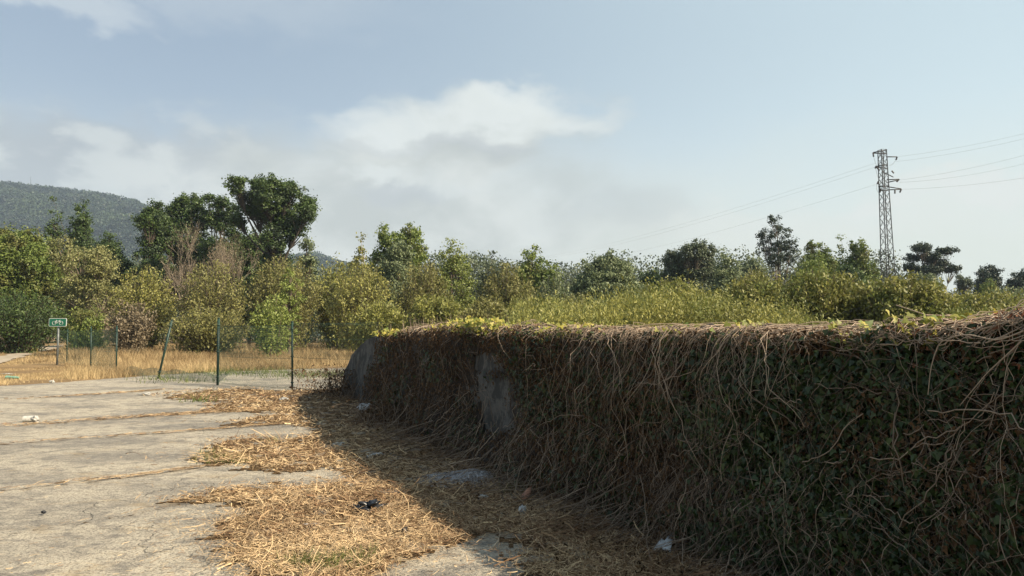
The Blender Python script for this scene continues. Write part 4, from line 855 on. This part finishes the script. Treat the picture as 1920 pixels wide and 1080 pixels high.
for a, b_, h, md in segs:
    P = linkmesh(a, b_, h, .062, .002); P[..., 1] += .03*np.sin(P[..., 0]*2.2+P[..., 2]*2)
    mb = MB(); mb.tubes(P-fo, (.0044, .0014, .0042)[md], 3)
    top_ = np.array([a, b_]); 
    for zz in (.08, h*.5, h+.02): q = np.linspace(a, b_, 9); q[:, 2] = zz-.02*np.sin(np.linspace(0, math.pi, 9)); mb.tubes(q-fo, .0045, 4)
    mb.build('mesh_panel', M_WIRE, fence)
# trampled mesh between the leaning post and its neighbour
def drop(P):
    t = P[..., 2]/1.8; P = P.copy(); P[..., 1] += t*1.1-.1; P[..., 2] = .03+t*.16+.10*np.abs(np.sin(P[..., 0]*2.1+t*2))*t+.02; return P
P = linkmesh(PB[1], PB[2], 1.7, .07, .002, sag=drop); mb = MB(); mb.tubes(P-fo, .0018, 3); mb.build('fallen_mesh_panel', M_WIRE, fence)
P = linkmesh(PB[2], PB[3], 1.7, .07, .002, sag=drop); mb = MB(); mb.tubes(P-fo, .0018, 3); mb.build('fallen_mesh_panel', M_WIRE, fence)
P = linkmesh(e2+[.3, .8, 0], PB[0]+[0, .1, 0], .42, .045, .002, 1.42); P[..., 1] += .05*np.sin(P[..., 0]*3)
MB().tubes(P-fo, .0042, 3).build('doubled_mesh_strip', M_WIRE, fence)
# fence behind the wall: only its top shows above the ivy
wf = empty('wall_fence', (1, 5, 0)); tag(wf, 'dark chain link fence standing behind the wall, its zigzag top edge showing above the ivy', 'fence'); wo = np.array([1, 5, 0])
def wp(d): return np.array([3.45-.4*d, d, 0])-WN*.75
P = linkmesh(wp(1.0), wp(14.5), 1.72, .068, .002, 0.0); P[..., 2] += (.012*np.sin(P[..., 1]*2.0)+.02*(P[..., 1] < 5))
for i in range(P.shape[0]): P[i, :, 2] += .004*math.sin(i*1.7)
mb = MB(); mb.tubes(P-wo, .0021, 4); mb.build('mesh_panel', plain('dark_wire', (.045, .05, .045), .6), wf)
for d in (13.6, 10.0, -.5): p = wp(d)-WN*.05-wo; MB().tubes(np.array([p, p+[0, 0, 1.70]]), .03, 8, cap=True).build('post', M_GREEN, wf)

# ------------------------------------------------------------ bicycle sign
Ys = gp(105, 683)[1]-.25; s0 = at(107, 683, Ys); s0[2] = 0; c = at(106, 604.5, Ys); sw, sh = 33/FPX*Ys, 15.5/FPX*Ys
sign = empty('bicycle_sign', s0); tag(sign, 'green sign with a white bicycle symbol on a grey post', 'sign')
cz = c[2]; mb = MB(); mb.tubes(np.array([[0, 0, -.05], [0, 0, cz+sh*.4]]), .05, 10, cap=True); mb.build('post', M_GPOST, sign)
def rrect(w, h, r, z, y, seg=5):
    pts = []
    for (cx_, cy_, a0) in ((w/2-r, h/2-r, 0), (-w/2+r, h/2-r, 90), (-w/2+r, -h/2+r, 180), (w/2-r, -h/2+r, 270)):
        for i in range(seg+1): a = R_(a0+90*i/seg); pts.append((cx_+r*math.cos(a), y, z+cy_+r*math.sin(a)))
    return np.array(pts)
def plate(mb, w, h, r, z, y0, y1):
    a, b_ = rrect(w, h, r, z, y0), rrect(w, h, r, z, y1); n = len(a); mb.add(np.concatenate([a, b_]), [[i, (i+1) % n, n+(i+1) % n, n+i] for i in range(n)]); mb.add(a, [list(range(n))]); mb.add(b_, [list(range(n))[::-1]])
M_SW = plain('sign_white', (.5, .54, .52), .5, noise=.05); M_SG = plain('sign_green', (.005, .12, .07), .5, noise=.08)
mb = MB(); plate(mb, sw, sh, .06, cz, -.09, -.06); bd = mb.build('border', M_SW, sign)
mb = MB(); plate(mb, sw-.05, sh-.05, .05, cz, -.094, -.0905); mb.build('face', M_SG, sign)
mb = MB(); R2 = sh*.22; y_ = -.099
def ring(cx_, cz_, r): a = np.linspace(0, 2*math.pi, 21); return np.stack([cx_+r*np.cos(a), np.full(21, y_), cz_+r*np.sin(a)], -1)
xa, xb, zb = -sh*.42, sh*.42, cz-sh*.08
for q in (xa, xb): mb.tubes(ring(q, zb, R2), .010, 5)
bb = (-.02*sh, zb-.0); st_ = (-sh*.14, zb+sh*.24); hd = (sh*.26, zb+sh*.24)
for p1, p2 in (((xa, zb), bb), ((xa, zb), st_), (st_, bb), (bb, hd), (st_, hd), ((xb, zb), (sh*.22, zb+sh*.34)), ((sh*.22, zb+sh*.34), (sh*.34, zb+sh*.34)), (st_, (-sh*.17, zb+sh*.32)), ((-sh*.24, zb+sh*.32), (-sh*.08, zb+sh*.32))):
    mb.tubes(np.array([[p1[0], y_, p1[1]], [p2[0], y_, p2[1]]]), .010, 5, cap=True)
mb.build('bicycle_symbol', M_SW, sign)

# ------------------------------------------------------------ pylon and lines
Yp = 95.; kp = Yp/FPX; pbx = at(1669, 560, Yp); po_ = np.array([pbx[0], Yp, 0]); pyl = empty('lattice_pylon', po_); tag(pyl, 'tall grey steel lattice pylon carrying the power lines', 'pylon')
zt = at(0, 281, Yp)[2]; hw0, hw1 = 10.3*kp, 5.3*kp; shift = -6*kp
def corner(z, i):
    t = z/zt; w = hw0*(1-t)**1.15+hw1*(1-(1-t)**1.15); a = R_(8); x_, y_ = [(-1, -1), (1, -1), (1, 1), (-1, 1)][i]; x_, y_ = x_*w, y_*w; return np.array([x_*math.cos(a)-y_*math.sin(a)+shift*t, x_*math.sin(a)+y_*math.cos(a), z])
mb = MB()
for i in range(4): mb.tubes(np.array([corner(z, i) for z in np.linspace(0, zt, 12)]), .065, 4)
zs = [0]; 
while zs[-1] < zt-.7: zs.append(zs[-1]+max(.8, 1.9*(1-zs[-1]/zt*.62)))
zs[-1] = zt; br = []
for j in range(len(zs)-1):
    for i in range(4):
        k = (i+1) % 4; br += [[corner(zs[j], i), corner(zs[j+1], k)], [corner(zs[j], k), corner(zs[j+1], i)]]
        if j % 3 == 0: br.append([corner(zs[j], i), corner(zs[j], k)])
for i in range(4): br.append([corner(zt, i), corner(zt, (i+1) % 4)])
mb.tubes(np.array(br), .028, 3); mb.build('tower', M_STEEL, pyl)
def L(x_, y_): p = at(x_, y_, Yp)-po_; p[1] = 0; return p
arms = [((1663, 281), (1637, 286)), ((1663, 288), (1637, 287)), ((1663, 294), (1682, 294)), ((1664, 309), (1643, 312)), ((1664, 316), (1643, 313)), ((1664, 337), (1686, 336)), ((1664, 342), (1686, 337)), ((1664, 349), (1647, 350)), ((1664, 356), (1690, 355)), ((1664, 350), (1690, 354)), ((1647, 340), (1649, 354)), ((1664, 357), (1650, 357)), ((1655, 322), (1675, 332))]
for a, b_ in arms: mb = MB(); mb.tubes(np.array([L(*a), L(*b_)]), .07, 4, cap=True); mb.build('cross_arm', M_STEEL, pyl)
ins = [((1637, 286), (1638, 294)), ((1643, 312), (1648, 319)), ((1643, 311), (1641, 316)), ((1682, 294), (1680, 300)), ((1686, 336), (1681, 341)), ((1690, 355), (1687, 361)), ((1647, 340), (1645, 345)), ((1650, 354), (1650, 361)), ((1678, 356), (1678, 363)), ((1672, 320), (1676, 325))]
for a, b_ in ins:
    p, q = L(*a), L(*b_); tt_ = np.linspace(0, 1, 9); P = p+(q-p)*tt_[:, None]; MB().tubes(P, np.where(np.arange(9) % 2, .13, .05), 7).build('insulator', M_INSUL, pyl)
for pts in ([(1638, 294), (1641, 305), (1647, 319)], [(1642, 316), (1646, 335), (1650, 340)], [(1680, 299), (1674, 310), (1668, 310)], [(1645, 345), (1640, 352), (1648, 362)]):
    q = np.array([L(*p) for p in pts]); t = np.linspace(0, 1, 9)[:, None]; MB().tubes(q[0]*(1-t)**2+2*q[1]*t*(1-t)+q[2]*t*t, .02, 4).build('jumper_wire', M_CABLE, pyl)
def cable(a, b_, sagm, lab):
    A, B = at(*a[:2], a[2]), at(*b_[:2], b_[2]); t = np.linspace(0, 1, 40)[:, None]; P = A*(1-t)+B*t; P[:, 2:] -= 4*sagm*t*(1-t); o = MB().tubes(P-A, .007+.00002*P[:, 1], 4).build('power_line', M_CABLE); o.location = A
    tag(o, lab, 'cable', 'power lines strung from the pylon')
cable((1641, 306, 95), (905, 484, 420), 5, 'upper of the three power lines running left from the pylon')
cable((1645, 312, 95), (925, 484, 420), 5, 'middle of the three power lines running left from the pylon')
cable((1645, 345, 95), (985, 486, 420), 5, 'lowest of the three power lines running left from the pylon')
cable((1680, 294, 95), (2260, 150, 70), 1.0, 'highest of the five power lines running right from the pylon')
cable((1680, 303, 95), (2260, 160, 70), 1.0, 'second highest of the five power lines running right from the pylon')
cable((1683, 338, 95), (2260, 176, 70), 1.2, 'middle power line of the five running right from the pylon')
cable((1687, 342, 95), (2260, 192, 70), 1.6, 'power line crossing just under the middle one right of the pylon')
cable((1688, 355, 95), (2260, 262, 70), 1.0, 'lowest of the five power lines running right from the pylon')

# ------------------------------------------------------------ litter
M_WHITE = plain('dirty_white', (.46, .45, .41), .6, scale=20, noise=.2); M_BLACK = plain('black_plastic', (.010, .012, .016), .35); M_GREY = plain('pale_grey_stone', (.42, .42, .42), .9, scale=30)
def crumple(name, label, cat, x_, y_, w, dp, h, m, seed, group=None, rot=0., amp=.45, sub=16):
    c = gp(x_, y_); g2 = np.random.default_rng(seed); nz = SN(seed, 2.2, 3, 4); u = np.linspace(0, 2*math.pi, sub*2, endpoint=False); v = np.linspace(-math.pi/2, math.pi/2, sub); U, V_ = np.meshgrid(u, v, indexing='ij')
    X, Y_, Z = np.cos(V_)*np.cos(U), np.cos(V_)*np.sin(U), np.sin(V_); r = 1+amp*nz(X*1.3, Y_*1.3, Z*1.3)+.25*amp*nz(X*4, Y_*4, Z*4); P = np.stack([X*r*w/2, Y_*r*dp/2, (Z*r*.5+.45)*h], -1)
    P[..., 2] = np.maximum(P[..., 2], 0); a, b_ = P.shape[:2]; i, j = np.meshgrid(np.arange(a), np.arange(b_-1), indexing='ij'); F = np.stack([i*b_+j, ((i+1) % a)*b_+j, ((i+1) % a)*b_+j+1, i*b_+j+1], -1).reshape(-1, 4)
    o = MB().add(P, F).build(name, m, smooth=False); o.location = (c[0], c[1], .015); o.rotation_euler = (0, 0, rot); tag(o, label, cat, group); return o
crumple('crumpled_bag', 'crumpled black plastic bag on the sunlit straw', 'bag', 690, 962, .20, .14, .075, M_BLACK, 1, amp=.8, sub=22)
crumple('black_scrap', 'small black scrap at the right of the crumpled black bag', 'scrap', 757, 1008, .05, .08, .05, M_BLACK, 2, amp=.8)
crumple('black_scrap', 'small black scrap on the straw left of the crumpled black bag', 'scrap', 466, 965, .03, .03, .02, M_BLACK, 3)
crumple('dark_stone', 'small dark stone alone on the concrete at the lower left', 'stone', 82, 966, .035, .03, .025, M_BLACK, 4)
def sheetlet(name, label, cat, pts, thick, m, z=.03, seed=0):
    """a torn piece of stiff sheet lying on the litter, outline in ground metres with heights"""
    c = gp(*pts[0][:2]); g2 = np.random.default_rng(seed); top = []
    for (x_, y_, hz_) in pts: p = gp(x_, y_)-c; top.append([p[0], p[1], hz_])
    top = np.array(top); n = len(top); ctr = top.mean(0)+[0, 0, .02]; V = np.concatenate([top, [ctr], top-[0, 0, thick], [ctr-[0, 0, thick]]]); F3 = [[i, (i+1) % n, n] for i in range(n)]+[[n+1+(i+1) % n, n+1+i, 2*n+1] for i in range(n)]
    mb = MB(); mb.add(V, F3); mb.F.append((np.array([[i, n+1+i, n+1+(i+1) % n, (i+1) % n] for i in range(n)]), 0)); o = mb.build(name, m); o.location = (c[0], c[1], z); tag(o, label, cat); return o
M_RAG = plain('grey_white_rag', (.46, .48, .48), .8, scale=25, noise=.2)
sheetlet('torn_rag', 'torn white rag on the shaded litter at the bottom of the picture', 'rag', [(1219, 1043, .0), (1232, 1036, .03), (1240, 1030, .05), (1250, 1034, .04), (1259, 1028, .06), (1265, 1022, .09), (1262, 1034, .06), (1257, 1048, .02), (1250, 1046, .01), (1240, 1040, .02), (1228, 1044, .0)], .004, M_RAG)
# white pipe piece and crushed cup on the concrete, left
def tubeobj(name, label, cat, x_, y_, r, Ln, ang, m, inner, tilt=0, taper=1.):
    c = gp(x_, y_); root = empty(name, c); tag(root, label, cat); a = np.array([math.cos(ang), math.sin(ang), tilt]); a /= np.linalg.norm(a); p0 = np.array([0, 0, r+.004])-a*Ln/2
    t = np.array([0, .03, .5, .97, 1])*Ln; rad = np.array([r, r*1.04, r*(1+taper)/2, r*taper*1.04, r*taper]); P = p0+a*t[:, None]; P[:, 2] = np.maximum(P[:, 2], r*.9)
    MB().tubes(P, rad, 18).build('shell', m, root, True); P2 = P.copy(); mi = MB().tubes(np.array([P[0]+a*.001, P[1]+a*.02, P[-1]-a*.02]), [r*.88, r*.88, r*.8*taper], 18, cap=True); mi.build('opening', inner, root)
    return root
tubeobj('pipe_piece', 'short white pipe piece with a black opening, on the concrete at the left', 'pipe', 53, 791, .052, .17, R_(25), M_WHITE, M_BLACK)
crumple('crushed_cup', 'crushed white cup touching the white pipe piece', 'cup', 66, 794, .13, .12, .13, M_WHITE, 12, amp=.35)
cupc = crumple('broken_cup', 'pale broken cup lying at the foot of the dead bramble', 'cup', 683, 776, .26, .2, .2, M_RAG, 14, amp=.3)
wl = [('pale paper scrap on the dry grass near the left edge, left of the green bottle', 12, 703, .45, .12, .05, M_WHITE), ('white scrap at the pavement edge below the bicycle sign', 98, 719, .10, .1, .09, M_WHITE), ('white paper scrap on the pavement below the leaning post', 273, 741, .28, .2, .05, M_WHITE),
      ('white scrap in the straw below the fence mesh', 530, 752, .2, .14, .07, M_WHITE), ('white shell-like scrap at the shadow edge', 633, 838, .13, .1, .05, M_WHITE), ('flat white scrap in the wall shadow left of the gravel pile', 708, 856, .16, .08, .03, M_RAG), ('round white pebble beside the flat white scrap', 693, 863, .07, .06, .05, M_WHITE),
      ('white crumpled paper right of the gravel pile', 956, 891, .12, .1, .07, M_WHITE), ('white scrap below the gravel pile', 906, 939, .08, .06, .04, M_WHITE), ('upright white scrap near the shadow edge beside the dead twig', 980, 972, .05, .04, .09, M_RAG),
      ('pale scrap at the top of the wall foot heap behind the gravel', 960, 858, .12, .1, .1, M_RAG), ('pale flat stone on the sunlit straw left of the black bag', 588, 990, .12, .06, .02, M_GREY)]
for i, (lab, x_, y_, w, dp, h, m) in enumerate(wl):
    crumple('pebble' if 'pebble' in lab else 'stone' if 'stone' in lab else 'paper_scrap', lab, 'pebble' if 'pebble' in lab else 'stone' if 'stone' in lab else 'litter', x_, y_, w, dp, h, m, 40+i, 'scraps of litter', amp=.6, sub=12)
M_BOT = plain('pale_green_plastic', (.22, .42, .30), .3)
tubeobj('green_bottle', 'pale green bottle on the dry grass near the left edge', 'bottle', 24, 712, .07, .5, R_(-8), M_BOT, M_BOT, taper=.5)
M_TERRA = plain('terracotta', (.42, .20, .12), .8)
sheetlet('terracotta_shard', 'orange brown shard on the litter right of the gravel pile', 'shard', [(975, 942, .02), (986, 934, .05), (998, 930, .07), (994, 940, .04), (984, 946, .01)], .008, M_TERRA)
sheetlet('terracotta_shard', 'second orange brown shard, at the dead vines further right', 'shard', [(1036, 942, .02), (1042, 936, .05), (1050, 938, .05), (1046, 948, .02)], .008, M_TERRA)
# gravel pile
gc = gp(868, 900); gpile = empty('gravel_pile', gc); tag(gpile, 'small heap of grey gravel in the wall shadow', 'gravel'); g = np.random.default_rng(71)
n = 6500; rr_, a = g.random(n)**.62*1.12, g.uniform(0, 6.283, n); x_ = .46*rr_*np.cos(a); y_ = .42*rr_*np.sin(a); z_ = .075*(1-rr_**1.6)*(1+.3*np.sin(x_*9))
ROCK = np.array([[1, 0, 0], [0, 1, 0], [-1, .1, 0], [0, -1, .1], [.1, 0, .8], [0, .1, -.8]])*.5; RF = [[0, 1, 4], [1, 2, 4], [2, 3, 4], [3, 0, 4], [1, 0, 5], [2, 1, 5], [3, 2, 5], [0, 3, 5]]
MB().inst(ROCK, RF, np.stack([x_, y_, np.maximum(z_, 0)+.008], -1), randrot(n, g), g.uniform(.008, .03, n)*g.choice([1, 1, 1.5], n), g.random(n)).build('stones', plain('grey_gravel', (.36, .36, .37), .9, col2=(.09, .088, .085), tint=True), gpile)
U, V_ = np.meshgrid(np.linspace(0, 1, 10), np.linspace(0, 2*math.pi, 33), indexing='ij'); MB().add(np.stack([.47*U*np.cos(V_), .43*U*np.sin(V_), (.07*(1-U**1.6)-.006)], -1), gridfaces(10, 33)).build('heap', plain('grey_grit', (.12, .115, .11), .95, scale=60), gpile)
# loose dead twigs on the ground
M_TW = plain('bleached_twig', (.50, .40, .28), .85); tl = [('pale dead twig with a fork at the edge of the lower concrete', [(925, 1035), (938, 1010), (932, 990), (940, 975)], .007), ('long thin pale stalk lying across the shadow edge below the gravel', [(815, 950), (860, 945), (920, 942), (960, 940)], .004), ('dark bent twig on the concrete finger at the shadow', [(594, 866), (620, 872), (650, 876)], .006),
      ('pale straight stick pointing out of the shadow', [(662, 878), (672, 868), (684, 853)], .006), ('long grey stem along the shaded litter edge', [(975, 990), (995, 1020), (1020, 1040), (1042, 1062)], .006), ('short pale stick in the shade right of the long grey stem', [(1034, 968), (1052, 980), (1068, 988)], .006), ('small dark twig lying on the concrete at the left', [(236, 855), (262, 857)], .005)]
for lab, pts, r in tl:
    c = gp(*pts[0]); q = np.array([gp(*p)-c for p in pts]); kk = np.linspace(0, 1, len(q)); tt_ = np.linspace(0, 1, 14); P = np.stack([np.interp(tt_, kk, q[:, i]) for i in range(3)], -1)+g.normal(0, .004, (14, 3)); P[:, 2] = .03+.05*np.sin(tt_*3)*(len(lab) % 3)/2
    o = MB().tubes(P, np.linspace(r, r*.5, 14), 6, cap=True).build('twig', M_STEM if 'dark' in lab else M_TW); o.location = c; tag(o, lab, 'twig', 'loose twigs on the ground')

# ------------------------------------------------------------ haze
hzb = MB().box((0, 895, 185), (4900, 1980, 374))
def m_haze(T, b, out):
    T.n.remove(b); v = T.node('ShaderNodeVolumePrincipled'); v.inputs['Color'].default_value = (.62, .78, 1, 1); v.inputs['Density'].default_value = .00017; T.l.new(v.outputs[0], out.inputs['Volume'])
hz = hzb.build('haze', mat('pale_air', m_haze)); tag(hz, 'thin pale haze in the air between camera and hill', 'haze', kind='stuff')
